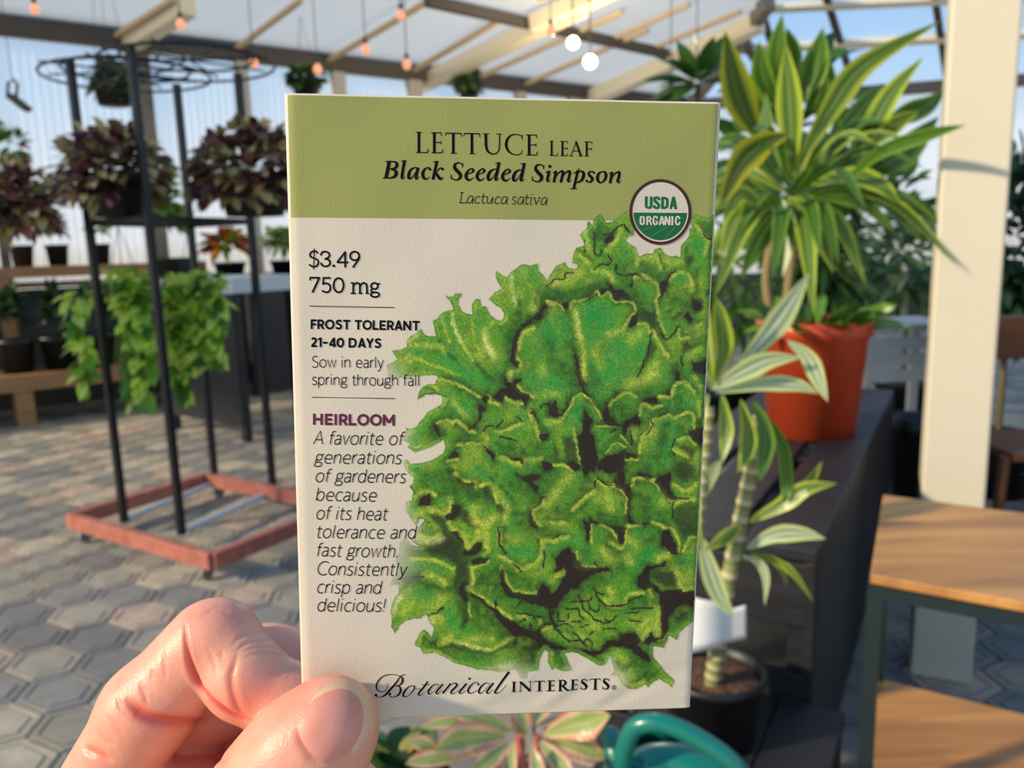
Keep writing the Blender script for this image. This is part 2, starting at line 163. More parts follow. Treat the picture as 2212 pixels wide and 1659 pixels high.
# soft strokes: sheet corner, ink, width in print px, strength, points   (Y yellow green, L pale, G dark green, B blue green, D brown black)
SOFT = """3 Y 7 .9 640,980 650,1100 740,1280 830,1420|3 L 5 .7 640,1000 655,1110 720,1260|3 Y 7 .8 540,1010 590,1180 620,1250|3 Y 6 .8 230,1380 480,1480 700,1560|3 Y 12 .9 940,1150 960,1260 1040,1400|3 L 7 .8 940,1180 960,1270 1020,1370
3 Y 9 .7 1040,1060 930,1160|3 L 7 .7 225,1250 300,1190|3 Y 9 .8 270,1220 320,1180|3 Y 7 .7 1150,1040 1100,1080|3 G 4 .8 500,1200 580,1330 700,1450|3 G 6 .8 830,1420 960,1560 1100,1640|3 B 14 .8 300,1330 330,1330|3 B 10 .6 650,1360 680,1380|3 G 16 .7 1180,1150 1190,1450 1120,1590|3 G 13 .8 1290,900 1250,1050 1180,1250
3 L 6 .7 1200,600 1200,760 1230,900|3 Y 16 .6 1310,590 1300,640|3 G 18 .85 1540,780 1430,1010 1300,1070|3 Y 13 .9 1380,920 1400,940|3 Y 10 .7 250,1290 500,1290 570,1340|3 Y 8 .7 200,1400 250,1440|3 Y 8 .7 860,900 870,940|3 Y 7 .7 1040,800 1110,770|3 B 18 .5 600,1450 760,1560|3 Y 5 .6 830,1050 850,1250 930,1400
3 B 26 .6 1540,1200 1600,1330|3 G 14 .6 1540,1250 1610,1500|3 Y 9 .8 1400,1120 1310,1180 1280,1250 1260,1330|3 Y 9 .7 1540,890 1600,900|3 Y 16 .6 1480,1500 1500,1560|3 Y 8 .7 1250,1400 1280,1500 1190,1540
4 Y 5 .95 210,960 240,900 330,885 450,805 500,850 560,815 620,890 700,890 800,920 810,1000 770,1040 710,1130|4 Y 6 .8 830,1095 920,1120 950,1200|4 Y 5 .9 0,890 90,890 150,970|4 Y 13 .9 250,980 300,1200 330,1350 340,1600|4 L 5 .6 270,1000 310,1210|4 Y 7 .9 780,690 880,660 1000,730 1030,830 1000,900|4 Y 8 .9 1130,700 1200,630 1300,650 1340,750|4 Y 6 .8 1010,930 1040,1080 1080,1180
4 Y 8 .95 980,1170 1050,1300 1110,1400|4 Y 7 .9 1210,1160 1220,1240 1300,1230|4 Y 18 .8 60,730 180,690 280,640|4 Y 12 .8 430,610 560,640 600,700|4 L 6 .6 300,300 360,260|4 Y 8 .8 250,440 310,480 380,540|4 Y 12 .85 690,200 660,300 560,430|4 Y 9 .7 760,380 820,450 830,560|4 Y 8 .7 1380,200 1430,280 1500,360|4 Y 8 .7 990,440 1050,600|4 Y 8 .7 1500,340 1450,480|4 Y 12 .7 350,280 380,420
4 B 30 .8 450,950 350,1100|4 B 22 .8 520,1000 540,1150|4 B 26 .7 700,1300 620,1480|4 B 26 .7 60,1130 140,1150|4 B 20 .6 1380,400 1420,420|4 B 14 .6 1210,680 1230,690|4 B 22 .6 900,1300 880,1440|4 B 24 .6 500,1500 480,1640|4 G 10 .5 240,1250 210,1000|4 Y 14 .6 560,1200 700,1150|4 Y 16 .5 430,1350 500,1500|4 Y 22 .6 860,1180 780,1250
4 G 17 .85 20,820 200,850 440,760|4 G 17 .7 690,590 710,620|4 G 18 .75 740,720 800,860 860,900|4 G 15 .7 900,670 1090,690|4 G 20 .7 1180,870 1300,930|4 G 12 .7 560,150 470,300|4 G 14 .6 500,140 480,260|4 G 14 .6 1470,180 1500,300|4 G 14 .6 1260,450 1290,500|4 Y 20 .7 950,1560 1000,1470|4 G 16 .6 1200,1500 1260,1620|4 Y 10 .7 1390,1120 1430,1110|4 Y 10 .7 1300,1380 1420,1330|4 G 14 .5 1400,1250 1290,1290|4 G 14 .6 1450,1650 1440,1600|4 G 20 .6 240,1320 290,1450 350,1650|4 G 14 .7 130,1480 240,1655|4 G 12 .6 820,530 960,600|4 Y 10 .6 850,500 980,480 1030,440|4 Y 14 .7 1100,520 1220,540
5 Y 6 .9 510,70 700,130 900,240|5 Y 6 .9 500,490 590,455 640,490|5 Y 7 .9 650,480 700,470 790,550 850,570|5 Y 7 .9 985,240 1000,290 1090,320|5 Y 7 .9 1130,240 1200,290 1300,300|5 Y 8 .8 1360,380 1420,520 1460,640|5 Y 5 .9 690,690 820,680 900,680|5 Y 6 .8 600,840 700,825|5 Y 9 .9 670,960 740,1030 860,1040|5 Y 7 .9 870,1090 990,1055 1040,1150 1060,1230
5 Y 7 .9 1050,570 1130,560 1290,490|5 Y 10 .9 1110,810 1200,850 1290,880|5 Y 7 .8 280,1000 260,1060|5 Y 9 .9 300,1180 360,1130 440,1140 480,1160|5 Y 10 .9 420,1290 560,1340 630,1280 620,1200|5 Y 16 .9 840,1300 860,1400 940,1450 1040,1370|5 Y 9 .9 610,1420 640,1480 700,1500 760,1560|5 Y 12 .8 880,1500 960,1560 970,1640|5 L 8 .8 215,1240 230,1330 290,1430|5 Y 14 .7 300,1350 400,1300|5 Y 9 .8 1250,130 1290,190 1400,240|5 Y 10 .8 1180,10 1190,60|5 Y 7 .8 340,130 450,130 510,190|5 L 5 .6 240,690 290,720 350,690
5 L 10 .7 190,600 260,570|5 L 6 .7 190,850 220,930 270,970|5 Y 9 .7 540,320 580,260|5 Y 8 .6 420,400 500,360|5 Y 12 .6 640,270 760,420|5 Y 12 .7 930,600 960,640 940,700|5 Y 10 .7 1090,1500 1100,1600|5 Y 14 .7 1150,1290 1130,1410|5 Y 12 .6 1040,1080 1090,1180 1160,1290|5 Y 10 .7 1400,1290 1450,1260 1520,1250|5 Y 9 .7 1400,1330 1420,1400 1470,1440|5 Y 8 .7 1260,850 1340,830 1470,820|5 Y 10 .6 300,1540 420,1590 520,1540
5 G 15 .8 620,420 760,520 850,520|5 G 13 .9 620,90 800,185 930,265|5 G 12 .7 560,440 440,560|5 G 12 .7 430,620 550,590|5 G 14 .8 580,870 580,960 700,1010|5 G 16 .8 550,1110 760,1130 960,1180|5 G 5 .9 1000,1000 1150,1140 1230,1230|5 G 13 .7 1150,1030 1350,1160|5 B 20 .6 700,330 780,360|5 B 14 .6 880,930 890,940|5 B 16 .6 1160,880 1190,930|5 B 14 .6 560,230 640,300|5 G 16 .7 1100,700 1180,740|5 G 16 .7 720,620 900,600|5 G 20 .7 1090,150 1000,200|5 B 20 .5 1400,110 1480,130|5 G 16 .6 1300,1050 1400,1180|5 G 20 .7 1500,980 1600,1060|5 G 16 .6 1200,1300 1330,1440|5 G 20 .6 1450,1530 1560,1450|5 G 16 .8 320,1610 480,1580 600,1530|5 G 14 .6 390,970 560,990|5 B 10 .6 320,880 300,920|5 B 22 .5 760,60 1040,100|5 G 14 .6 1540,760 1400,720|5 B 14 .6 1280,430 1330,440|5 G 12 .6 440,1000 380,1060
6 Y 5 .95 150,440 200,370 260,250 330,220 420,280 510,440|6 Y 6 .95 570,330 650,260 760,210 840,250|6 Y 6 .9 880,420 900,320 1000,350 1080,330|6 Y 7 .9 1050,240 1170,240 1210,140 1300,110 1390,200|6 Y 4 .9 460,520 700,525|6 Y 4 .8 560,770 650,680 740,720|6 Y 7 .9 870,780 900,640 990,540 990,470 1150,420 1210,450|6 Y 6 .9 1220,440 1370,390 1390,550|6 Y 5 .8 730,840 860,830|6 Y 6 .9 1240,650 1330,630 1400,700|6 Y 8 .9 1190,750 1320,810|6 Y 9 .95 1200,1080 1320,1135 1430,1060
6 Y 6 .9 60,880 150,880 240,930|6 Y 7 .9 460,1020 540,1080 640,1080 750,1180 750,1330|6 Y 8 .9 240,1300 330,1220 440,1130|6 Y 7 .9 800,1080 850,1010 1000,1030 1070,1120 1190,1240|6 Y 9 .9 1200,1280 1260,1230 1390,1215|6 Y 6 .9 420,1450 420,1600|6 Y 7 .9 500,1440 620,1500 690,1620|6 Y 7 .9 760,1460 890,1450|6 Y 7 .9 1000,1430 1130,1490|6 Y 8 .8 1180,1490 1240,1600|6 Y 16 .8 570,1160 600,1280|6 Y 14 .7 1080,1220 1100,1250|6 Y 20 .7 0,1240 120,1080 210,990|6 Y 26 .7 780,130 1000,50|6 Y 16 .6 1000,560 920,700|6 Y 9 .7 1440,300 1440,420|6 Y 10 .6 1390,60 1460,150|6 Y 14 .7 0,210 110,230|6 Y 12 .7 0,480 120,470|6 Y 5 .8 250,540 280,700 310,860|6 Y 9 .7 0,1590 100,1600|6 Y 8 .7 40,1420 170,1430|6 Y 18 .7 760,1580 830,1640|6 Y 4 .7 690,600 770,680|6 Y 9 .7 800,560 830,640
6 B 24 .8 260,450 310,380|6 B 20 .6 540,70 680,60|6 B 24 .6 60,60 120,130|6 G 24 .8 700,360 780,420|6 G 18 .8 960,180 850,190|6 G 10 .8 1140,500 1100,640 1050,780|6 B 14 .7 1230,540 1180,640|6 B 16 .7 1150,720 1100,850|6 G 22 .7 1020,860 900,910|6 G 16 .7 1230,280 1250,330|6 G 13 .7 1020,390 1130,370|6 G 14 .6 480,180 440,30|6 G 12 .8 1110,560 1080,640|6 G 16 .7 340,1230 200,1350|6 G 18 .6 330,1120 420,1080|6 G 16 .7 480,1350 720,1420|6 G 18 .7 880,1180 930,1280|6 G 20 .6 850,1380 1150,1400|6 B 12 .6 1000,1540 990,1480|6 B 14 .6 860,1500 870,1520|6 G 14 .6 560,1620 640,1650|6 G 20 .7 1330,960 1260,900|6 B 10 .6 250,1010 300,1000|6 G 18 .6 100,1300 60,1350|6 G 14 .6 120,1010 40,1080|6 G 12 .6 1290,1580 1400,1490|6 G 16 .7 860,700 800,650|6 G 12 .7 1310,450 1270,560|6 G 14 .6 1440,480 1410,430|6 B 12 .6 1240,310 1270,310|6 G 6 .7 1160,780 1220,850 1200,940
7 Y 7 .9 830,405 900,385 980,345|7 Y 8 .9 825,400 835,540 790,590 900,670 1000,740 1050,780 1200,880|7 Y 8 .9 1105,400 1155,520 1200,610 1280,635 1440,650|7 Y 9 .95 1090,295 1200,360 1290,420 1420,360 1480,280 1490,150|7 Y 12 .9 760,130 790,210 880,130 960,80|7 Y 8 .9 945,190 980,240 940,280|7 Y 8 .95 520,1130 640,1095 760,1140 860,1160 1000,1180 1130,1110 1210,1070|7 L 5 .7 700,1115 860,1160 1000,1175|7 Y 4 .9 800,740 810,860|7 L 10 .8 430,870 450,930|7 L 11 .9 80,850 110,740 150,690
7 Y 9 .8 250,330 450,325 640,410|7 Y 14 .8 390,480 480,500 570,550|7 L 12 .6 290,120 400,170 530,130|7 Y 14 .7 330,120 450,140|7 Y 10 .7 350,1010 320,1130|7 Y 8 .7 380,1190 500,1205 640,1290|7 Y 16 .6 260,740 180,830|7 Y 14 .7 540,700 500,770|7 Y 14 .7 470,870 540,890|7 Y 12 .7 560,1090 640,1040|7 Y 16 .6 740,1080 1000,1080|7 Y 12 .7 1260,860 1330,880|7 Y 10 .6 1500,980 1560,960|7 Y 10 .7 200,640 240,610|7 Y 10 .7 1080,100 1090,180|7 Y 12 .6 1160,110 1250,160
7 G 18 .9 150,560 300,500 420,540 600,570|7 G 30 .7 870,780 1000,900|7 G 26 .7 1080,950 1150,1020|7 G 20 .7 900,490 1030,440|7 G 20 .8 1180,470 1350,560|7 G 16 .7 700,1200 1010,1230|7 D 26 .6 1250,1090 1420,1180|7 B 22 .6 300,600 420,640|7 B 20 .6 630,850 690,960|7 B 18 .6 1250,260 1330,260|7 B 12 .7 600,380 640,400|7 G 14 .6 250,230 500,300|7 G 22 .6 1000,540 1120,680|7 G 18 .6 840,480 860,620|7 B 10 .7 860,290 960,300|7 G 22 .6 1300,1230 1400,1230|7 G 14 .7 550,1160 450,1090|7 B 12 .6 1150,240 1100,220|7 B 12 .6 1420,280 1400,330|7 G 16 .7 1250,790 1450,840|7 G 16 .6 660,620 730,800|7 G 14 .6 120,1000 90,900|7 G 20 .6 1560,900 1480,880|7 G 14 .7 430,1090 400,1020|7 L 14 .6 1100,1360 1200,1340|7 G 12 .5 1350,1350 1420,1280
8 Y 8 .9 370,270 370,380 440,400 560,400|8 Y 9 .9 620,700 700,770 830,760 850,680 980,650|8 Y 7 .8 1045,590 1080,680|8 Y 16 .8 1140,810 1120,950 1150,1060|8 Y 12 .8 980,1080 1060,990|8 Y 12 .8 380,1040 420,1080|8 Y 9 .9 690,170 800,215 830,60|8 Y 16 .9 1140,330 1240,300|8 Y 6 .9 1280,60 1340,180 1345,270|8 Y 6 .8 1380,270 1430,150 1500,130|8 Y 9 .9 1380,630 1480,620|8 Y 18 .9 850,310 870,350|8 Y 14 .8 760,1240 820,1290|8 Y 12 .7 1320,470 1350,600|8 Y 16 .8 680,620 720,700|8 Y 14 .7 480,960 560,970|8 Y 12 .7 420,830 540,900|8 Y 16 .6 960,990 1080,880|8 Y 9 .8 140,140 280,120|8 Y 12 .7 600,230 680,320|8 Y 12 .7 130,520 250,440|8 Y 9 .7 20,900 40,980|8 Y 10 .7 260,1040 300,1060
8 Y 9 .7 130,1230 140,1300|8 Y 10 .7 900,1530 1000,1500|8 Y 8 .6 1240,1480 1270,1510|8 G 16 .8 780,1330 900,1320 1020,1400|8 D 18 .6 1280,860 1450,830|8 G 18 .8 460,560 390,610|8 G 26 .7 560,480 600,560|8 B 18 .8 950,370 1000,340|8 B 16 .8 1070,290 1090,290|8 B 6 .9 935,530 940,600|8 G 18 .6 330,680 250,760|8 G 14 .6 900,740 1060,720|8 B 14 .6 930,80 980,60|8 G 14 .6 1080,110 1060,170|8 G 22 .6 1060,1200 1000,1280|8 G 16 .6 210,1250 260,1330|8 G 14 .7 500,1250 600,1280|8 G 16 .6 680,50 700,200|8 G 18 .6 800,280 790,400|8 G 10 .5 460,260 540,380|8 B 10 .6 660,520 720,480|8 G 20 .6 1340,380 1300,340|8 G 22 .6 1370,60 1440,120|8 G 20 .6 1310,940 1360,900|8 G 14 .6 1060,1480 1120,1430|8 B 10 .6 40,830 90,850|8 L 14 .5 770,1420 800,1480|8 B 12 .6 1350,340 1430,390|8 B 14 .5 260,600 330,640"""
# ink shapes with an edge: sheet corner, ink, strength, outline
SHAPES = """3 D .8 1520,870 1535,930 1500,960 1500,1010 1455,1060 1400,1040 1370,1080 1320,1120 1290,1100 1290,1160 1270,1220 1240,1280 1260,1340 1215,1360 1230,1410 1275,1450 1260,1500 1215,1480 1190,1440 1200,1330 1215,1240 1250,1140 1310,1080 1400,1030
5 D .97 1140,40 1160,100 1210,110 1230,70 1280,75 1280,110 1240,130 1280,190 1370,220 1375,260 1340,280 1335,335 1310,320 1300,270 1240,275 1180,260 1140,230 1100,290 1070,280 1030,250 990,230 960,300 905,250 950,230 1040,230 1090,170 1140,160 1130,90
5 D .85 890,320 940,330 950,360 910,400 905,450 860,490 850,540 800,550 760,510 800,530 840,500 880,460 890,400|5 D .8 490,500 510,540 525,600 550,630 520,620 490,570 465,510|5 D .85 690,685 660,740 600,810 620,825 700,820 705,780 670,750|5 E .8 590,910 650,910 675,940 660,970 600,965 570,930|5 D .85 660,990 720,1000 760,1045 860,1045 850,1080 760,1070 700,1050
5 E .85 890,1090 940,1065 995,1075 1005,1130 1040,1200 1060,1240 1120,1245 1150,1290 1110,1400 1060,1420 1080,1360 1040,1250 960,1180 900,1130|5 D .97 385,1160 425,1135 440,1200 430,1260 380,1260 320,1255 340,1200|5 D .97 630,1250 680,1240 720,1280 705,1340 660,1390 590,1390 570,1350 630,1330 640,1290|5 E .85 430,1320 500,1310 560,1350 590,1380 600,1440 615,1490 690,1510 700,1560 750,1600 745,1680 350,1650 480,1590 560,1530 520,1460 440,1380|5 E .85 720,1290 790,1300 830,1370 850,1400 910,1420 935,1470 880,1485 800,1460 730,1400 700,1370
5 D .9 940,690 990,740 1040,800 1030,840 1010,800 960,750 925,700|5 D .95 1140,780 1200,810 1290,815 1320,840 1300,885 1270,850 1200,830 1150,800|5 E .7 1280,690 1320,740 1350,790 1300,800 1270,760|5 D .95 1360,380 1390,370 1410,385 1440,480 1420,440 1395,400 1370,405|5 D .95 1545,330 1580,300 1615,270 1640,420 1600,435 1550,415|5 D .95 1450,590 1540,580 1545,610 1500,660 1460,640|5 E .7 1440,480 1500,500 1545,580 1480,570|5 D .95 1480,840 1590,880 1570,925 1520,930 1490,890|5 D .75 1240,960 1300,1020 1390,1090 1420,1140 1450,1150 1440,1090 1400,1030 1480,980 1400,960 1300,1000
5 D .8 1470,1180 1560,1160 1480,1200 1480,1250 1400,1300 1390,1330 1400,1390 1450,1450 1440,1480 1370,1450 1360,1340 1380,1290 1440,1230|5 E .8 1080,1500 1100,1420 1150,1470 1140,1500
6 D .9 270,0 300,60 370,190 440,290 500,370 560,420 640,480 720,510 710,540 610,525 545,505 520,380 470,340 400,260 340,190 290,60|6 D .95 550,300 600,290 650,210 700,205 650,240 580,310 580,400 640,470 540,470 530,380|6 D .97 710,510 740,470 800,440 860,420 895,495 870,520 800,500 760,530 748,610 722,605|6 D .96 350,360 390,420 440,470 400,560 440,620 470,760 480,860 450,920 440,960 410,930 370,990 340,930 320,860 290,720 280,640 330,560 340,470|6 D .95 180,860 250,840 310,880 310,920 270,940 200,900
6 D .93 480,870 560,800 660,780 730,740 740,860 720,960 640,950 590,970 540,940 480,920|6 D .95 20,310 40,350 30,400 130,400 200,350 200,280 240,250 215,250 190,300 180,360 150,350 140,430 20,410|6 D .95 900,280 1030,240 1050,320 1010,320 910,300|6 D .95 1130,200 1175,170 1175,230 1150,250 1120,215|6 D .95 1220,10 1250,40 1260,90 1240,100 1215,50|6 D .95 640,1000 680,1060 770,1060 840,1050 790,1080 800,1170 770,1200 700,1120 650,1100 630,1050|6 D .9 660,960 730,950 740,1060 680,1060|6 D .9 830,980 870,950 960,970 1010,1010 940,1030 880,990|6 D .92 1010,1040 1060,1000 1170,960 1165,1100 1195,1220 1130,1200 1080,1140 1050,1090
6 D .95 760,1190 800,1180 780,1280 780,1380 850,1440 990,1430 900,1460 760,1440 750,1330|6 D .97 340,1400 410,1430 410,1580 380,1600 360,1500|6 D .95 560,1440 620,1450 750,1470 745,1500 720,1600 700,1640 670,1600 660,1530 600,1470|6 D .97 1110,1510 1150,1490 1200,1580 1220,1659 1080,1659 1080,1570|6 D .85 1340,590 1400,540 1475,560 1475,720 1420,690 1370,640|6 D .9 1390,0 1500,30 1505,50 1420,20|6 D .9 740,770 860,790 850,825 740,820|6 D .75 400,1370 430,1410 560,1430 600,1470 480,1440 400,1430|6 D .9 -30,880 60,870 50,920 -30,930|6 E .85 70,640 100,760 120,840 80,860 60,700
6 E .75 1200,690 1300,690 1420,740 1380,840 1300,760|6 E .65 1220,870 1300,840 1400,880 1410,1020 1280,1060 1180,1000|6 E .6 1210,1290 1300,1250 1430,1260 1430,1560 1290,1590 1200,1430|6 E .7 640,600 700,580 660,640 560,680 490,770 540,690|6 E .75 140,620 260,600 300,760 300,870 180,850|6 E .6 1320,140 1420,160 1440,230 1400,220|6 E .6 1390,470 1460,430 1480,540 1400,530
4 D .9 530,330 600,270 620,310 600,360 540,365|4 D .9 310,880 430,790 450,800 400,860 320,885|4 D .85 470,800 500,780 560,780 580,740 560,700 620,790 560,800 500,840|4 D .93 10,860 90,870 140,920 210,900 200,960 160,960 110,910 30,880|4 D .8 560,740 620,790 700,800 760,860 820,950 810,1020 780,1030 830,1080 790,1120 745,1130 780,1060 830,1000 820,930 720,890 640,900 610,860|4 E .85 820,930 900,960 960,980 1000,950 1025,980 1020,1130 970,1190 940,1130 850,1090 830,1040|4 D .9 780,1030 830,1000 840,1080 790,1125 745,1132|4 D .85 1040,730 1110,690 1090,800 1010,915 1040,820|4 D .8 1340,870 1420,910 1420,970 1370,980 1330,930|4 D .85 1290,990 1340,1060 1320,1085 1260,1040
4 E .8 1140,1070 1200,990 1260,1000 1170,1080|4 E .8 1080,1000 1130,970 1170,965 1120,1005|4 E .8 1290,490 1340,480 1350,520 1290,590 1280,540|4 D .93 1350,1460 1480,1440 1480,1570 1400,1540 1350,1530|4 E .7 1240,1270 1300,1260 1360,1300 1320,1370 1250,1400 1240,1340|4 E .75 940,1280 960,1240 1020,1300 970,1410 860,1540 740,1659 900,1440|4 D .8 1190,1520 1220,1560 1200,1640 1180,1600|4 E .6 1360,600 1420,580 1400,700 1400,820 1350,850 1370,720|4 D .7 245,1320 290,1450 350,1659 300,1659 270,1500|4 E .75 1460,800 1500,790 1510,860 1470,860
7 E .9 380,240 560,110 690,110 750,170 750,240 810,260 800,380 810,540 760,590 800,620 780,780 800,900 760,970 720,980 740,850 720,700 650,590 640,520 670,470 660,380 560,310 400,280|7 D .95 620,60 700,60 705,110 755,150 745,210 690,120|7 D .93 840,180 900,150 935,200 905,245 830,290 745,280 750,235 800,250|7 D .97 815,325 980,310 960,350 880,385 830,365|7 D .85 760,520 820,560 760,600 790,640 780,760 740,700 700,600
7 D .96 1100,390 1140,440 1140,540 1190,620 1300,650 1430,660 1480,560 1550,590 1560,640 1615,660 1640,780 1570,800 1500,770 1420,750 1330,720 1240,690 1160,670 1100,560 1090,460|7 D .95 800,620 860,660 930,700 980,760 1050,790 1110,850 1200,890 1280,960 1380,1000 1450,1000 1500,1050 1560,1130 1640,1160 1640,1190 1540,1170 1470,1160 1400,1080 1300,1040 1220,1060 1190,1010 1090,920 1020,820 900,720 820,670|7 D .9 1560,830 1600,800 1600,830 1580,900 1610,950 1570,920
7 E .8 470,1060 500,1130 560,1140 640,1110 760,1150 860,1170 950,1150 1010,1190 1080,1140 1180,1120 1160,1150 1030,1210 900,1215 750,1195 600,1170 500,1160 440,1110|7 E .7 1380,1230 1420,1290 1400,1310 1375,1290
8 D .97 240,240 300,210 310,260 360,270 365,330 420,400 500,400 570,410 660,410 680,440 560,450 500,480 400,550 380,590 310,610 240,690 180,740 130,790 120,870 100,800 40,750 0,740 0,640 50,560 100,600 130,660 190,620 260,480 250,410 200,440 150,440 180,400 165,310|8 D .97 1190,80 1230,70 1280,150 1310,230 1330,290 1260,300 1210,210 1165,160
8 D .97 1020,400 1160,390 1220,350 1200,400 1060,440 1050,540 1100,580 1180,640 1360,620 1380,650 1520,640 1520,800 1380,760 1300,800 1240,880 1230,1000 1200,1080 1130,1100 1050,1140 980,1120 1080,1020 1100,1080 1170,1060 1170,900 1150,780 1160,680 1080,600 1000,620 950,590 940,500 1000,460|8 F .9 1010,440 1100,430 1290,450 1360,560 1350,610 1200,600 1060,520|8 D .94 0,1020 80,1090 180,1140 260,1165 400,1180 510,1200 590,1190 660,1100 770,1100 790,1040 910,1030 980,1100 940,1140 970,1180 1080,1240 1090,1290 1040,1300 930,1230 850,1160 700,1150 600,1220 530,1240 420,1210 320,1190 220,1180 100,1150 0,1130|8 D .97 760,110 830,60 815,190 785,190|8 D .9 125,130 200,95 220,110 150,145"""
LINES = """5 935,560 970,520 1020,515|5 1060,520 1110,470|5 1240,430 1300,475|5 1090,620 1160,630 1240,660|5 1470,350 1490,310 1550,305 1560,340|5 315,265 400,218 490,212 580,240|5 250,1090 290,1140|5 300,1440 330,1390 380,1390 420,1420|5 1080,1500 1085,1600
4 1440,280 1470,320 1530,330|4 710,190 740,240 790,280|4 440,270 440,440 480,480 500,430|4 520,290 600,260 690,190|4 340,340 350,440|4 560,480 590,520 560,560 500,560 430,600|4 635,610 640,570|4 640,640 720,660 780,640 860,665|4 780,660 770,760|4 0,760 70,690 160,690 180,640 240,640|4 960,1190 930,1350 840,1580|4 1040,1190 1090,1240 1140,1220 1210,1120|4 1110,740 1130,660 1180,620|4 1230,1400 1250,1480
7 130,550 230,500 370,490|7 420,850 500,830 550,780|7 1090,200 1150,270|7 1210,370 1290,430|7 1050,710 1050,780|7 1250,770 1290,720|7 1250,830 1370,850 1420,880|7 1370,930 1380,980|7 1260,920 1330,890|7 1450,1000 1480,950 1550,930|7 1440,860 1500,880|7 260,170 340,212|7 1080,30 1085,200|7 1500,240 1500,400
8 390,670 420,760 460,820 520,880 620,935 700,910 750,870|8 320,730 480,720 510,690|8 480,720 500,800 560,820 585,770|8 270,790 380,800 400,860 440,890|8 190,900 250,905|8 330,910 410,915|8 400,965 480,945|8 180,960 260,935 330,970|8 340,1020 400,1080 470,1150|8 620,990 740,985|8 500,1040 520,1020|8 430,1120 480,1090 520,1120 510,1170|8 300,1100 400,1090|8 530,600 570,700 650,760 760,770 840,760 880,720 980,680|8 880,800 1000,790 1080,800|8 830,840 960,830|8 870,900 980,920|8 680,930 640,900|8 120,860 160,950 230,1040 290,1090|8 540,360 570,410|8 20,1000 80,940 160,930|8 190,820 200,880|8 290,840 290,880|8 560,640 620,660|8 1240,1060 1180,1130 1070,1110
6 980,460 1000,520 940,600|6 640,560 600,580|6 1050,430 1120,400|6 790,560 800,700|6 1190,1240 1195,1400|6 1200,1200 1340,1210|6 470,1010 560,1070 610,1070|6 455,1030 450,1090|6 1210,640 1180,740 1210,800"""
FADES = [(3, 20, 1540, 26, .75), (3, 100, 1590, 22, .55), (5, 170, 620, 20, .75), (7, 90, 440, 40, .8), (7, 130, 250, 34, .75), (7, 160, 130, 26, .7), (7, 70, 560, 18, .6), (7, 1290, 1440, 24, .75), (7, 1160, 1390, 22, .55), (7, 1000, 1390, 14, .4), (8, 690, 1430, 22, .85), (8, 800, 1500, 18, .5), (5, 190, 870, 16, .5), (8, 310, 1380, 14, .5), (5, 270, 1500, 22, .5), (8, 700, 1310, 10, .4), (5, 210, 1300, 18, .35)]
INK = {'Y': (172, 188, 66), 'L': (206, 208, 132), 'G': (48, 92, 30), 'B': (40, 142, 58), 'D': (40, 30, 27), 'E': (48, 60, 32), 'F': (52, 62, 34)}
PAPER_RGB, BAND_RGB = (214, 200, 178), (150, 152, 82)

def lattice(h, w, cell, rng):
    gh, gw = int(h / cell) + 3, int(w / cell) + 3
    g = rng.random((gh, gw)); y = np.arange(h) / cell; x = np.arange(w) / cell
    yi, xi = y.astype(int), x.astype(int); fy, fx = y - yi, x - xi
    fy, fx = (fy * fy * (3 - 2 * fy))[:, None], (fx * fx * (3 - 2 * fx))[None]
    a, b = g[np.ix_(yi, xi)], g[np.ix_(yi, xi + 1)]; c, d = g[np.ix_(yi + 1, xi)], g[np.ix_(yi + 1, xi + 1)]
    return (a * (1 - fx) + b * fx) * (1 - fy) + (c * (1 - fx) + d * fx) * fy
def seg_dist(X, Y, pts, closed=False):
    d = np.full(X.shape, 1e9)
    n = len(pts)
    for i in range(n if closed else n - 1):
        ax, ay = pts[i]; bx, by = pts[(i + 1) % n]; dx, dy = bx - ax, by - ay
        t = np.clip(((X - ax) * dx + (Y - ay) * dy) / (dx * dx + dy * dy + 1e-9), 0, 1)
        d = np.minimum(d, (X - ax - t * dx) ** 2 + (Y - ay - t * dy) ** 2)
    return np.sqrt(d)
def inside(X, Y, pts):
    r = np.zeros(X.shape, bool); n = len(pts)
    for i in range(n):
        ax, ay = pts[i]; bx, by = pts[(i + 1) % n]
        if ay == by: continue
        r ^= ((ay > Y) != (by > Y)) & (X < (bx - ax) * (Y - ay) / (by - ay) + ax)
    return r
def smooth_line(p, n=5):
    p = np.asarray(p, float)
    if len(p) < 3: return p
    q = np.vstack([2 * p[0] - p[1], p, 2 * p[-1] - p[-2]]); out = []
    for i in range(1, len(q) - 2):
        a, b, c, d = q[i - 1:i + 3]
        for t in np.arange(n) / n:
            out.append(.5 * (2 * b + (c - a) * t + (2 * a - 5 * b + 4 * c - d) * t * t + (3 * b - a - 3 * c + d) * t ** 3))
    return np.array(out + [p[-1]])
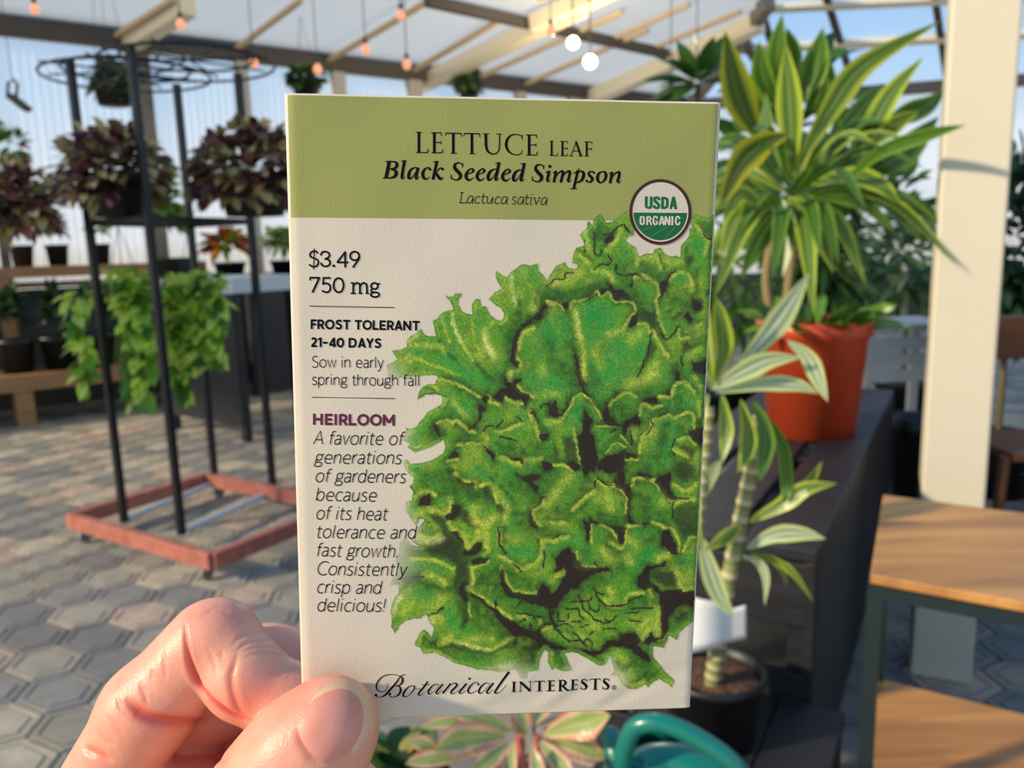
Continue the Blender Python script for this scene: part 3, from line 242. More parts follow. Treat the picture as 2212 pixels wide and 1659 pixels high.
def paint_lettuce(step=1.25):
    rng = np.random.default_rng(7)
    x0, y0, x1, y1 = 832, 456, 1556, 1496
    xs, ys = np.arange(x0, x1, step), np.arange(y0, y1, step)
    X, Y = np.meshgrid(xs, ys); h, w = X.shape
    L = lambda c: lattice(h, w, c / step, rng) - .5
    wx, wy = L(9) * 4 + L(4) * 2.6, L(9) * 4 + L(4) * 2.6
    WX, WY = X + wx * .9, Y + wy * .9; OX, OY = X + wx * .45, Y + wy * .45
    def area(pts, m):
        a, b = pts.min(0) - m, pts.max(0) + m
        i0, i1 = np.searchsorted(ys, a[1]), np.searchsorted(ys, b[1]); j0, j1 = np.searchsorted(xs, a[0]), np.searchsorted(xs, b[0])
        return slice(i0, i1), slice(j0, j1)
    lin = lambda c: (np.array(c) / 255.) ** 2.2
    n1, n2, n3 = L(60), L(22), L(10)
    col = lin((93, 143, 38)) + np.zeros((h, w, 3))
    def blend(sl, rgb, a):
        col[sl] = col[sl] * (1 - a[..., None]) + rgb * a[..., None]
    full = (slice(None), slice(None))
    blend(full, lin(INK['B']), np.clip(n1 * 1. + n2 * .7, 0, .4))
    blend(full, lin(INK['Y']), np.clip(-n1 * .8 - n2 * .8 + n3 * .3, 0, .45))
    blend(full, lin(INK['G']), np.clip(n3 * .9 - n2 * .6 - .05, 0, .45))
    def rows(t): return [r for line in t.split('\n') for r in line.split('|') if r.strip()]
    strokes = [r.split(None, 4) for r in rows(SOFT)]
    def brush(kinds):
        for c, k, wd, op, pts in strokes:
            if k not in kinds: continue
            p = smooth_line(cr(int(c), pts)); wd = float(wd) * (.66 if k in 'YL' else 1.0); sl = area(p, wd * 2.4 + 14)
            d = seg_dist(WX[sl], WY[sl], p)
            if k == 'Y' and c != '3' and wd < 7:                      # a leaf rim: the gap it stands against is drawn darker
                t = np.gradient(p, axis=0); t /= np.linalg.norm(t, axis=1, keepdims=True) + 1e-9; nr = np.stack([-t[:, 1], t[:, 0]], 1); m = []
                for sg in (1, -1):
                    q = p + nr * sg * (wd + 4); i = np.clip(((q[:, 1] - y0) / step).astype(int), 0, h - 1); j = np.clip(((q[:, 0] - x0) / step).astype(int), 0, w - 1); m.append(col[i, j].mean())
                sg = 1 if m[0] < m[1] else -1
                if abs(m[0] - m[1]) < .012: sg = 1 if (p + nr)[:, 1].mean() < p[:, 1].mean() else -1
                q = p + nr * sg * (wd * .95 + 1.6); d2 = seg_dist(WX[sl], WY[sl], q)
                blend(sl, lin(INK['E']), np.clip(.62 * np.exp(-(d2 / 2.6) ** 2) * (.75 + n3[sl] * 1.6), 0, .8)); blend(sl, lin(INK['G']), .5 * np.exp(-(d2 / 7) ** 2))
            blend(sl, lin(INK[k]), np.clip(float(op) * (.86 if k in 'YL' else 1) * np.exp(-(d / (wd * (.88 if k == 'Y' else 1))) ** 2) * (1 + n3[sl] * 1.1), 0, 1))
    def shapes(kinds):
        for r in rows(SHAPES):
            c, k, op, pts = r.split(None, 3)
            if k not in kinds: continue
            p = cr(int(c), pts); sl = area(p, 26)
            d = seg_dist(WX[sl], WY[sl], p, True); s = np.where(inside(WX[sl], WY[sl], p), -d, d)
            soft = 1.1 if k == 'D' else 4.0
            if k == 'D':
                blend(sl, lin(INK['G']), np.clip(.62 * np.exp(-(np.maximum(s, 0) / 11) ** 2) * (1 + n3[sl] * 1.2), 0, 1)); blend(sl, lin(INK['E']), .6 * np.exp(-(np.maximum(s, 0) / 4.5) ** 2))
            blend(sl, lin(INK[k]), float(op) * np.clip(.5 - s / (2 * soft), 0, 1))
            if k != 'D': blend(sl, lin(INK['D']), .5 * np.clip((-s - 3) / 8, 0, .8))
    brush('B'); brush('G'); shapes('EF'); shapes('D'); brush('Y'); brush('LD'); 
    for r in rows(SHAPES):                                # the gaps once more, crisp over the rims
        c, k, op, pts = r.split(None, 3)
        if k != 'D': continue
        p = cr(int(c), pts); sl = area(p, 8); d = seg_dist(WX[sl], WY[sl], p, True); s_ = np.where(inside(WX[sl], WY[sl], p), -d, d); blend(sl, lin(INK['D']), float(op) * .9 * np.clip(.4 - s_ / 2.2, 0, 1))
    for r in rows(LINES):
        c, pts = r.split(None, 1); p = smooth_line(cr(int(c), pts)); sl = area(p, 8); d = seg_dist(WX[sl], WY[sl], p)
        blend(sl, lin(INK['D']), np.clip(.9 * np.exp(-(d / 1.5) ** 2) + .35 * np.exp(-(d / 4) ** 2), 0, .95))
    d = np.full((h, w), 99.)
    for i in range(len(OUTLINE)):
        seg = OUTLINE[[i, (i + 1) % len(OUTLINE)]]; sl = area(seg, 14)
        d[sl] = np.minimum(d[sl], seg_dist(OX[sl], OY[sl], seg))
    ins = inside(OX, OY, OUTLINE); sd = np.where(ins, -d, d)
    blend(full, lin((128, 168, 58)), .45 * np.exp(-((sd + 5) / 3.2) ** 2))
    blend(full, lin((70, 118, 40)), .7 * np.exp(-((sd + .8) / 1.1) ** 2))
    g = rng.normal(0, 1, (h, w)); g2 = lattice(h, w, 2.4 / step, rng) - .5
    lum = np.exp(g * .10 + g2 * .62)[..., None]
    col *= lum; col[..., 0] *= 1 + g2 * .35; col[..., 2] *= np.exp(-g2 * .5)
    alpha = np.clip(.5 - sd / 1.4, 0, 1)
    for c, a, b, r, s in FADES:
        ox, oy, k = CROPS[c]; cx, cy = ox + a * k, oy + b * k
        alpha = alpha * (1 - .62 * s * np.exp(-((X - cx) ** 2 + (Y - cy) ** 2) / (r * r)))
    return xs, ys, col, alpha, ins | (sd < 1.6)
# ------------------------------------------------------------------ lettering: every letter is a set of pen strokes of varying width
def P(s):
    return np.array([[float(a) for a in p.split(',')] for p in s.split()])
def arc(cx, cy, rx, ry, a0, a1, n=22):
    t = np.radians(np.linspace(a0, a1, n)); return np.stack([cx + rx * np.cos(t), cy + ry * np.sin(t)], 1)
class Pen:
    """collects stroke outlines as quads and caps in print coordinates"""
    def __init__(self): self.v, self.f = [], []
    def poly(self, pts):
        n = len(self.v); self.v += [tuple(p) for p in pts]; self.f.append(tuple(range(n, n + len(pts))))
    def dot(self, x, y, r, ry=None): self.poly(arc(x, y, r, ry or r, 0, 342, 20))
    def stroke(self, pts, w, cap=False):
        pts = np.asarray(pts, float); n = len(pts); w = np.broadcast_to(np.asarray(w, float), (n,))
        d = np.diff(pts, axis=0); L = np.linalg.norm(d, axis=1, keepdims=True); keep = np.r_[True, L[:, 0] > 1e-6]
        pts, w = pts[keep], w[keep]; d = np.diff(pts, axis=0); d /= np.linalg.norm(d, axis=1, keepdims=True)
        t = np.vstack([d[:1], d[:-1] + d[1:], d[-1:]]); t /= np.linalg.norm(t, axis=1, keepdims=True) + 1e-9
        c = np.r_[1, np.clip((t[1:-1] * d[:-1]).sum(1), .45, 1), 1]; nrm = np.stack([-t[:, 1], t[:, 0]], 1) / c[:, None]
        a, b = pts + nrm * w[:, None] / 2, pts - nrm * w[:, None] / 2; k = len(self.v)
        self.v += [tuple(p) for q in zip(a, b) for p in q]
        self.f += [(k + 2 * i, k + 2 * i + 1, k + 2 * i + 3, k + 2 * i + 2) for i in range(len(pts) - 1)]
        if cap:
            for i in (0, -1): self.dot(pts[i][0], pts[i][1], w[i] / 2)
    def ring(self, cx, cy, rx, ry, w):
        self.stroke(np.vstack([arc(cx, cy, rx, ry, 0, 360, 49)]), w)
    def crop(self, ox, oy, k, text, cap=False):
        """strokes traced on an enlarged corner of the print: 'pts;w|...' with w one or many numbers, dots 'o x,y r', smooth 's', straight 'l'"""
        for r in text.replace('\n', '|').split('|'):
            r = r.strip()
            if not r: continue
            kind, rest = r[0], r[1:].strip()
            if kind == 'o':
                a, rr = rest.split(); x, y = a.split(','); self.dot(ox + float(x) * k, oy + float(y) * k, float(rr) * k); continue
            if kind == 'e':
                x, y, rx, ry, w = map(float, rest.split(',')); self.ring(ox + x * k, oy + y * k, rx * k, ry * k, w * k); continue
            pts, w = rest.split(';'); p = P(pts); w = np.array([float(q) for q in w.split(',')])
            if len(w) != len(p): w = np.interp(np.linspace(0, 1, len(p)), np.linspace(0, 1, len(w)), w)
            if kind == 's':
                q = smooth_line(np.column_stack([p, w * 1.0]), 7); p, w = q[:, :2], q[:, 2]
            self.stroke(np.array([ox, oy]) + p * k, np.maximum(w, 2) * k, cap)
def S_(p, n=7): return smooth_line(P(p), n)
BOWL_A = "0.62,0.56 0.35,0.57 0.12,0.46 0.05,0.25 0.13,0.05 0.33,-.01 0.52,0.09 0.63,0.3"
LIGHT = {  # x-height 1; (advance, strokes, dots)
 'o': (.94, [arc(.46, .5, .41, .51, 0, 360, 33)], []),
 'n': (.84, [P("0.08,0 0.08,1"), S_("0.08,0.6 0.2,0.88 0.42,1.01 0.62,0.95 0.72,0.72 0.73,0.4 0.73,0")], []),
 'h': (.84, [P("0.08,0 0.08,1.44"), S_("0.08,0.6 0.2,0.88 0.42,1.01 0.62,0.95 0.72,0.72 0.73,0.4 0.73,0")], []),
 'u': (.84, [S_("0.08,1 0.08,0.4 0.14,0.1 0.34,-.01 0.55,0.09 0.7,0.36"), P("0.73,1 0.73,0")], []),
 'i': (.3, [P("0.12,0 0.12,1")], [(.12, 1.36)]), 'l': (.3, [P("0.12,0 0.12,1.44")], []),
 'r': (.5, [P("0.08,0 0.08,1"), S_("0.08,0.6 0.18,0.86 0.34,1.0 0.5,0.99")], []),
 'e': (.88, [P("0.09,0.5 0.8,0.5"), np.vstack([arc(.45, .5, .36, .5, 2, 285, 24), P("0.62,0.0 0.78,0.08")])], []),
 'a': (.76, [S_("0.12,0.9 0.3,1.01 0.5,0.97 0.62,0.78 0.64,0.4 0.64,0"), S_(BOWL_A)], []),
 's': (.68, [S_("0.58,0.92 0.42,1.01 0.22,0.98 0.1,0.79 0.19,0.61 0.36,0.53 0.54,0.4 0.6,0.21 0.48,0.03 0.28,-.01 0.04,0.08")], []),
 'p': (.9, [P("0.08,1 0.08,-.44"), arc(.44, .5, .37, .51, -168, 168)], []), 'b': (.9, [P("0.08,1.44 0.08,0"), arc(.44, .5, .37, .51, -168, 168)], []),
 'd': (.88, [P("0.77,1.44 0.77,0"), arc(.41, .5, .37, .51, 12, 348)], []), 'c': (.76, [arc(.46, .5, .39, .51, 52, 308)], []),
 'g': (.84, [arc(.4, .68, .29, .33, 0, 360, 29), P("0.6,0.9 0.82,1.08"), S_("0.2,0.44 0.08,0.3 0.18,0.17 0.5,0.13 0.74,0.03 0.74,-.24 0.42,-.36 0.08,-.28 0.04,-.08 0.2,0.15")], []),
 't': (.54, [S_("0.2,1.3 0.2,0.8 0.2,0.3 0.25,0.05 0.38,-.01 0.52,0.03"), P("0,0.98 0.5,0.98")], []),
 'f': (.5, [S_("0.56,1.42 0.4,1.44 0.25,1.34 0.2,1.1 0.2,0.6 0.2,0"), P("0,0.98 0.48,0.98")], []),
 'v': (.74, [P("0.02,1 0.36,0 0.7,1")], []), 'w': (1.14, [P("0.02,1 0.3,0 0.57,0.98 0.84,0 1.12,1")], []),
 'y': (.74, [P("0.02,1 0.37,0.0"), S_("0.72,1 0.37,0 0.24,-.3 0.1,-.42 -.04,-.38")], []),
 'A': (1.0, [P("0,0 0.5,1.44 1.0,0"), P("0.17,0.48 0.83,0.48")], []), 'C': (1.12, [arc(.7, .72, .64, .75, 52, 308, 28)], []),
 'S': (.9, [S_("0.78,1.36 0.55,1.45 0.28,1.4 0.12,1.12 0.24,0.86 0.5,0.74 0.76,0.58 0.82,0.3 0.66,0.05 0.36,-.02 0.05,0.1")], []),
 '.': (.3, [], [(.12, .05)]), '!': (.3, [P("0.12,0.38 0.12,1.44")], [(.12, .05)]), ' ': (.42, [], [])}
BOLD = {  # cap height 1
 'F': (.66, ["0.1,0 0.1,1", "0,0.905 0.62,0.905", "0.1,0.49 0.56,0.49"]), 'R': (.76, ["0.1,0 0.1,1", "S0.1,0.905 0.36,0.905 0.55,0.83 0.6,0.67 0.53,0.49 0.34,0.42 0.1,0.42", "0.36,0.45 0.66,0"]),
 'O': (1.02, ["O0.5,0.5,0.41,0.42"]), 'S': (.8, ["S0.68,0.83 0.52,0.91 0.34,0.91 0.19,0.82 0.18,0.68 0.3,0.57 0.5,0.49 0.63,0.36 0.6,0.18 0.44,0.09 0.26,0.1 0.08,0.19"]),
 'T': (.78, ["0.38,0 0.38,1", "0.0,0.905 0.76,0.905"]), 'L': (.68, ["0.1,0 0.1,1", "0.0,0.095 0.64,0.095"]), 'E': (.74, ["0.1,0 0.1,1", "0,0.905 0.66,0.905", "0.1,0.5 0.6,0.5", "0,0.095 0.68,0.095"]),
 'A': (.86, ["0.08,0 0.4,0.95", "0.42,0.95 0.76,0", "0.2,0.27 0.64,0.27", "0.32,0.93 0.5,0.93"]), 'N': (.92, ["0.1,0 0.1,1", "0.74,0 0.74,1", "0.1,0.93 0.74,0.07"]), 'D': (.98, ["0.1,0 0.1,1", "S0,0.905 0.38,0.905 0.66,0.82 0.78,0.5 0.66,0.18 0.38,0.095 0,0.095"]),
 'Y': (.8, ["0.38,0 0.38,0.45", "0.06,1 0.38,0.42", "0.7,1 0.38,0.42"]), 'H': (.96, ["0.1,0 0.1,1", "0.74,0 0.74,1", "0.1,0.5 0.74,0.5"]), 'I': (.34, ["0.12,0 0.12,1"]), 'M': (1.1, ["0.1,0 0.1,1", "0.92,0 0.92,1", "0.1,0.9 0.51,0.27", "0.92,0.9 0.51,0.27"]),
 '2': (.72, ["S0.08,0.8 0.24,0.91 0.44,0.9 0.55,0.76 0.5,0.58 0.32,0.36 0.1,0.1", "0.04,0.095 0.66,0.095"]), '1': (.46, ["0.28,0 0.28,1", "0.02,0.78 0.3,0.95"]), '-': (.62, ["0.0,0.47 0.52,0.47"]), '4': (.78, ["0.56,0 0.56,1", "0.52,0.95 0.1,0.3", "0.02,0.24 0.76,0.24"]), '0': (.84, ["O0.4,0.5,0.31,0.42"]), ' ': (.34, [])}
def run_text(pen, text, font, x0, y0, x1, y1, size, weight, slant=0.0, dot=1.35):
    """one line of type from (x0,y0) to (x1,y1) on the base line, set to fill that width"""
    gap = .11 if len(font['A']) == 3 else .07
    adv = sum(font[c][0] + gap for c in text) - gap; k = np.hypot(x1 - x0, y1 - y0) / adv / size
    u = np.array([x1 - x0, y1 - y0]) / np.hypot(x1 - x0, y1 - y0); v = np.array([-u[1], u[0]]) * -1.0
    def place(p, pos):
        p = np.asarray(p, float); return np.array([x0, y0]) + np.outer((p[:, 0] + pos) * k * size + p[:, 1] * slant * size, u) + np.outer(p[:, 1] * size, v)
    pos = 0.0
    for c in text:
        g = font[c]
        if len(g) == 3:
            for st in g[1]: pen.stroke(place(st, pos), weight)
            for d in g[2]:
                q = place([d], pos)[0]; pen.dot(q[0], q[1], weight * dot / 2)
        else:
            for st in g[1]:
                if st[0] == 'O':
                    cx, cy, rx, ry = map(float, st[1:].split(',')); p = arc(cx, cy, rx, ry, 0, 360, 37)
                elif st[0] == 'S': p = S_(st[1:])
                else: p = P(st)
                pen.stroke(place(p, pos), weight)
        pos += g[0] + gap
def shift(t, dx, dy):
    out = []
    for r in t.split('|'):
        a, b = r.strip().split(';') if ';' in r else (r.strip(), None)
        kind, pts = a[0], a[1:].strip().split()
        mv = lambda p: "%g,%g" % (float(p.split(',')[0]) + dx, float(p.split(',')[1]) + dy)
        pts = [mv(p) if ',' in p else p for p in pts]
        out.append(kind + ' ' + ' '.join(pts) + (';' + b if b else ''))
    return '|'.join(out)
def lettering():
    T = {}
    p = T['title_lettering'] = Pen()
    p.crop(880, 270, 1 / 5.267, """l132,85 132,318;30|l95,86 165,86;8|l100,316 228,318;10|l228,322 236,278;11|l307,90 307,318;30|l270,91 387,93;10|l383,90 390,127;9|l307,203 380,203;10|l382,185 382,226;8|l275,320 395,320;10|l394,322 402,282;10
l522,98 522,325;30|l434,97 614,100;12|l439,95 430,126;9|l609,98 614,136;9|l492,326 566,326;8|l733,102 733,330;30|l642,100 824,104;12|l648,98 639,132;9|l820,102 824,143;9|l702,331 774,331;8
s890,105 892,180 895,250 915,305 965,338;30,30,29,24,14|s965,338 1005,328 1036,295 1045,240 1048,107;13,12,12,12,12|l857,104 928,104;8|l1010,106 1073,108;8
s1303,160 1290,126 1250,113 1190,116 1142,155 1121,225 1141,292 1190,334 1250,343 1290,327 1304,290;8,9,10,14,24,30,24,14,10,10,8|l1303,114 1303,172;8
l1382,118 1382,345;30|l1345,117 1468,118;10|l1463,115 1468,152;9|l1382,230 1458,230;10|l1459,212 1459,251;8|l1350,346 1468,347;10|l1467,349 1475,308;10
l1637,188 1637,350;21|l1612,187 1661,187;7|l1615,351 1699,352;8|l1698,355 1706,320;8|l1760,190 1760,352;21|l1735,190 1817,191;8|l1813,188 1818,216;7|l1760,270 1812,270;8|l1812,256 1812,287;7|l1735,353 1813,353;8|l1812,355 1819,326;7
l1915,198 1857,354;9|l1912,190 1968,354;22|l1880,300 1945,300;8|l1835,355 1882,355;7|l1940,356 1990,356;7|l2035,195 2035,356;21|l2010,195 2094,197;8|l2091,195 2096,227;7|l2035,276 2086,276;8|l2088,262 2088,293;7|l2006,357 2062,357;7""")
    p = T['variety_lettering'] = Pen()
    e = "s1535,350 1615,322 1655,285 1640,248 1598,256 1550,308 1528,375 1550,435 1600,446 1665,398;14,18,42,24,24,42,56,46,26,8"
    d = "s2095,268 2025,258 1955,300 1918,380 1925,440 1965,440 2022,370 2065,295;16,20,44,56,50,22,15,14|l2110,140 2078,300 2045,440;50,52,50|l2045,152 2132,138;15|s2045,425 2060,455 2112,412;48,22,8"
    S = "s1468,218 1452,165 1400,143 1340,166 1326,222 1370,285 1425,345 1425,402 1370,445 1300,432 1268,395 1266,350;14,18,22,40,54,60,60,52,24,20,16,12|l1474,150 1462,224;14|l1268,348 1262,428;14"
    k = 1 / 8.193
    p.crop(820, 335, k, "l175,118 118,408;62|s108,120 180,118 250,121;20,20,24|s235,121 298,140 308,185 275,235 185,252;22,40,56,40,18|s200,256 280,278 296,332 262,390 180,412;20,44,62,46,22|l58,410 190,413;18|l445,102 425,200 395,400;52|l388,114 472,98;15|s396,388 402,424 455,385;50,24,8|s690,234 620,228 550,270 518,350 522,412 562,412 620,340 668,262;16,20,42,54,48,24,16,14|l682,232 655,340 640,415;50|s641,400 655,430 710,380;50,22,8|s885,270 880,235 835,232 790,270 765,340 785,412 835,427 892,383;46,26,22,44,56,46,24,8|o893,258 22|l1015,112 945,440;50|l948,128 1036,112;15|s985,350 1040,262 1090,236 1125,250;14,20,24,32|o1116,256 22|s1000,330 1050,400 1080,432 1130,396;40,52,38,8")
    p.crop(820, 335, k, S + '|' + e + '|' + shift(e, 195, 5) + '|' + d)
    p.crop(1080, 335, k, shift(e, -1487, 12) + '|' + shift(d, -1685, 12) + '|' + shift(S, -700, 32))
    p.crop(1080, 335, k, "l865,285 845,380 826,455;48|l800,318 868,280;17|s828,440 845,478 892,435;48,20,8|o877,207 28|l985,290 945,488;46|l928,322 992,283;17|s962,430 1020,332 1078,292 1108,305 1095,380 1068,490;14,22,30,46,47,46|s1085,430 1140,332 1198,292 1230,305 1215,390 1192,460;14,22,30,46,47,46|s1194,445 1212,482 1258,440;46,20,8|l1372,275 1298,595;46|l1395,245 1362,300;20|l1292,332 1370,285;17|l1235,602 1356,598;15|s1345,345 1400,298 1455,300 1474,350 1450,430 1400,475 1335,492;14,22,38,52,50,32,15|s1650,325 1632,298 1580,302 1562,338 1590,380 1625,420 1610,465 1560,486 1520,460;22,24,26,42,48,48,40,22,30|o1655,318 20|o1525,457 20|s1800,300 1740,332 1715,420 1745,484 1790,490 1845,440 1866,360 1845,304 1800,298;18,40,56,36,22,40,54,36,20|l1977,305 1936,505;46|l1920,337 1982,300;17|s1955,430 2015,345 2070,307 2103,318 2090,400 2066,470;14,22,30,46,47,46|s2068,455 2086,495 2132,455;46,20,8")
    p = T['species_lettering'] = Pen(); w = ';13'
    A = "s1650,742 1610,728 1565,770 1550,830 1580,858 1620,830 1655,760" + w + "|s1660,735 1650,790 1640,840 1650,858 1662,855" + w
    p.crop(820, 335, k, ("l1455,665 1430,850;13|l1423,666 1485,668;13|l1405,848 1530,852;13|l1531,855 1534,828;12|" + A + "|s1775,757 1750,736 1710,755 1685,810 1700,853 1740,856 1770,842;13|s1835,685 1825,750 1813,825 1830,860 1866,846;13|l1800,742 1876,742;13|l1882,740 1912,741;13|s1908,740 1898,800 1908,858 1950,850 1990,770;13|s2002,742 1990,810 1985,850 2008,858;13|s2125,768 2100,740 2060,765 2035,820 2050,860 2090,862 2115,850;13"))
    p.crop(1080, 335, k, shift(A, -1532, 12) + "|s285,762 260,742 225,757 222,790 260,820 266,855 235,875 198,860;13|" + shift(A, -1243, 17) + "|s472,700 462,770 450,840 462,876 497,862;13|l440,752 513,756;13|s548,755 538,810 530,855 540,878 558,875;13|l528,755 550,756;13|o558,702 10|l602,755 632,882;14|l632,882 695,757;12|l585,755 614,757;13|l675,757 713,758;13|" + shift(A, -832, 27))
    p = T['price_lettering'] = Pen(); w = ';31'
    p.crop(655, 530, k, "s262,140 225,107 170,106 124,150 132,200 190,228 255,258 268,320 230,370 170,376 105,340;29|l200,58 185,425;18|s312,178 340,122 400,112 455,137 465,185 430,228 383,238;31|s383,238 440,250 477,292 465,345 410,371 350,360 312,310;31|o545,362 24|l748,392 748,108;31|l748,118 606,296;31|l598,300 804,302;30|e915,188,80,76,31|s995,190 990,235 960,285 930,325 882,392;31")
    p.crop(655, 530, k, "l125,622 125,560;25|l113,573 300,573;31|l285,580 165,834;33|l488,576 350,576;31|l363,576 350,690;28|s345,690 400,670 458,690 485,745 465,805 410,831 335,800;31|e630,705,88,126,31|l843,664 900,664;24|l890,660 890,848;31|l843,848 937,848;24|s892,735 920,680 965,664 1002,690 1008,750 1008,848;20,28,31,31,31,31|l985,848 1052,848;24|s1010,735 1040,680 1080,664 1120,690 1132,750 1132,848;20,28,31,31,31,31|l1108,848 1168,848;24|e1265,718,60,54,30|l1300,680 1365,678;24|s1225,765 1205,795 1222,820 1290,830;24,26,28,30|e1275,870,74,42,30")
    p = T['rule_line'] = Pen(); p.crop(655, 530, k, "l115,1073 1615,1095;12"); p.crop(655, 675, k, "l155,1498 1630,1512;11")
    p = T['growing_lettering'] = Pen()
    run_text(p, "FROST TOLERANT", BOLD, 671.5, 710.4, 907, 713.1, 20.6, 4.1)
    run_text(p, "21-40 DAYS", BOLD, 672, 749.2, 824.7, 750.9, 20.4, 4.1)
    run_text(p, "Sow in early", LIGHT, 673.5, 792.8, 829, 793.4, 16.3, 1.75)
    run_text(p, "spring through fall", LIGHT, 674.0, 830.6, 908, 831.8, 16.3, 1.75)
    p = T['heirloom_lettering'] = Pen(); run_text(p, "HEIRLOOM", BOLD, 676.6, 916.9, 855.2, 918.2, 24, 5.3)
    p = T['story_lettering'] = Pen()
    for t, a, b, c, dd in (("A favorite of", 677.5, 958.2, 870, 959.3), ("generations", 679.5, 1000, 867, 1000), ("of gardeners", 680.5, 1040, 876, 1040.7), ("because", 681.6, 1080.5, 813, 1081), ("of its heat", 682, 1120.9, 836, 1120.9), ("tolerance and", 682.5, 1161, 898, 1160.3), ("fast growth.", 682.5, 1200.7, 861, 1200.7), ("Consistently", 683.5, 1240.8, 877, 1240.4), ("crisp and", 683.5, 1280.3, 823, 1279.7), ("delicious!", 684.5, 1319.4, 832, 1318.7)):
        run_text(p, t, LIGHT, a, b, c, dd, 19.3, 1.95, .19)
    p = T['maker_lettering'] = Pen()
    sa = "s1090,342 1020,345 950,410 920,480 950,503 1030,440 1100,350;8,14,26,28,12,8,8|l1155,335 1080,430;24,28|s1085,424 1045,485 1080,500 1150,430;27,24,10,7"
    p.crop(800, 1430, 1 / 7.373, "s480,210 400,330 300,450 240,515 170,550 100,545 80,520;14,26,30,26,10,8,14|o92,520 21|s275,320 270,400 230,455 170,465 115,430 100,360 140,270 230,200 340,180 430,190 490,215;8,8,8,10,18,22,18,12,9,9,9|s560,178 510,190 480,212;7,11,11|s478,200 515,245 505,310 460,355 395,370;9,26,28,16,8|s395,370 460,375 485,430 460,500 390,545 320,540 298,500;8,18,30,26,11,11,14|o315,497 19|s690,360 620,375 550,450 525,520 560,543 620,520 690,430 702,372 690,360;8,15,26,28,12,8,20,20,8|s700,375 740,420 800,400;7|l915,290 850,390;22,28|s855,382 775,480 778,520 830,505 920,420;28,28,16,8,7|l815,350 945,345;8|" + sa + "|l1280,330 1150,495;25|s1190,430 1300,335 1368,332 1370,372 1290,460 1290,495 1340,490 1430,420;7,9,22,28,26,16,8,7|l1530,330 1450,430;25,28|s1455,424 1415,480 1450,495 1530,440;27,22,10,7|o1578,250 18|s1715,350 1710,315 1650,320 1580,390 1555,460 1600,490 1700,440;18,10,12,26,28,12,7|o1718,347 15|" + shift(sa, 805, -18) + "|l2205,135 2100,280 2010,410;34,32,29|s2015,404 1978,470 2040,470 2110,410 2165,345;28,24,9,8,7")
    I = "l1320,210 1316,385;37|l1278,212 1397,208;12|l1393,206 1400,237;10|l1320,295 1387,293;11|l1390,277 1390,315;9|l1255,388 1394,384;12|l1392,387 1402,352;10"
    s = "s1555,237 1530,206 1490,210 1476,250 1518,290 1550,332 1530,375 1485,380 1455,350;10,13,18,36,43,40,20,13,10|l1562,205 1556,245;9|l1457,342 1450,382;9"
    p.crop(1070, 1440, 1 / 7.9, "l316,235 312,410;37|l276,238 352,236;9|l270,412 352,410;9|l427,235 424,405;13|l424,236 592,406;37|l597,232 594,402;13|l403,236 445,236;9|l562,232 627,231;9|l395,408 444,407;9|l750,228 748,405;37|l660,232 840,228;12|l664,229 658,262;9|l837,226 842,260;9|l703,407 792,405;9|" + shift(I, -393, 16) + "|l1105,218 1100,400;37|l1062,220 1135,217;10|s1108,221 1160,220 1192,255 1170,298 1110,314;11,20,38,24,11|s1140,310 1185,355 1232,392 1280,386;30,33,24,9|l1058,402 1142,400;9|" + I + "|" + s + "|l1705,200 1700,380;37|l1610,205 1787,197;12|l1615,202 1608,236;9|l1783,195 1788,230;9|l1653,384 1740,381;9|" + shift(s, 372, -9) + "|e2018,342,38,36,7|l2006,364 2006,320;8|s2006,323 2030,326 2028,342 2006,344;8|l2018,345 2036,365;8")
    K = 170 / 1709.
    T['seal_ring'] = p = Pen(); p.crop(1340, 375, K, "e860,835,648,680,62")
    T['seal_disc'] = p = Pen(); p.poly(np.array([1340, 375]) + arc(860, 835, 640, 672, 0, 354, 60) * K)
    T['seal_field'] = p = Pen(); q = arc(857, 835, 588, 612, 2.0, 178.5, 50); p.poly(np.array([1340, 375]) + q * K)
    T['seal_furrow'] = p = Pen(); p.crop(1340, 375, K, "l430,1255 720,1140;9|l620,1390 1010,1150;10|l940,1430 1190,1150;10|l320,1050 395,1030;8")
    T['seal_word'] = p = Pen(); p.crop(1340, 375, K, "s552,498 548,600 546,680 558,728 602,745 645,730 655,680 658,600 660,500;60,60,58,52,48,52,58,58,58|s825,580 820,536 780,522 738,538 742,600 790,642 822,690 812,740 768,748 728,732 722,690;58,50,48,54,60,62,60,52,48,50,56|l908,508 903,768;60|s895,533 965,535 1006,572 1006,700 970,742 895,743;50,50,58,58,50,50|l1082,772 1142,508;52|l1148,508 1198,772;62|l1100,697 1180,697;44")
    T['seal_subword'] = p = Pen(); p.crop(1340, 375, K, "s460,940 425,958 424,1020 425,1085 460,1101 495,1085 498,1020 495,958 460,940;38,42,44,42,38,42,44,42,38|l572,928 566,1120;44|s560,946 620,946 642,982 630,1020 560,1026;36,38,42,36,30|s612,1030 640,1060 660,1122;40|s788,985 780,948 745,936 714,958 706,1020 714,1085 745,1104 782,1088 790,1030;42,38,36,40,44,42,36,40,42|l750,1040 808,1040;30|l838,1122 885,928;38|l893,928 940,1122;46|l850,1072 920,1072;28|l972,928 966,1120;42|l1062,930 1057,1122;42|l973,930 1056,1120;44|l1122,930 1116,1126;46|s1280,992 1270,948 1235,936 1207,962 1196,1030 1207,1090 1235,1108 1270,1094 1282,1048;42,38,36,40,44,42,36,38,42")
    return T
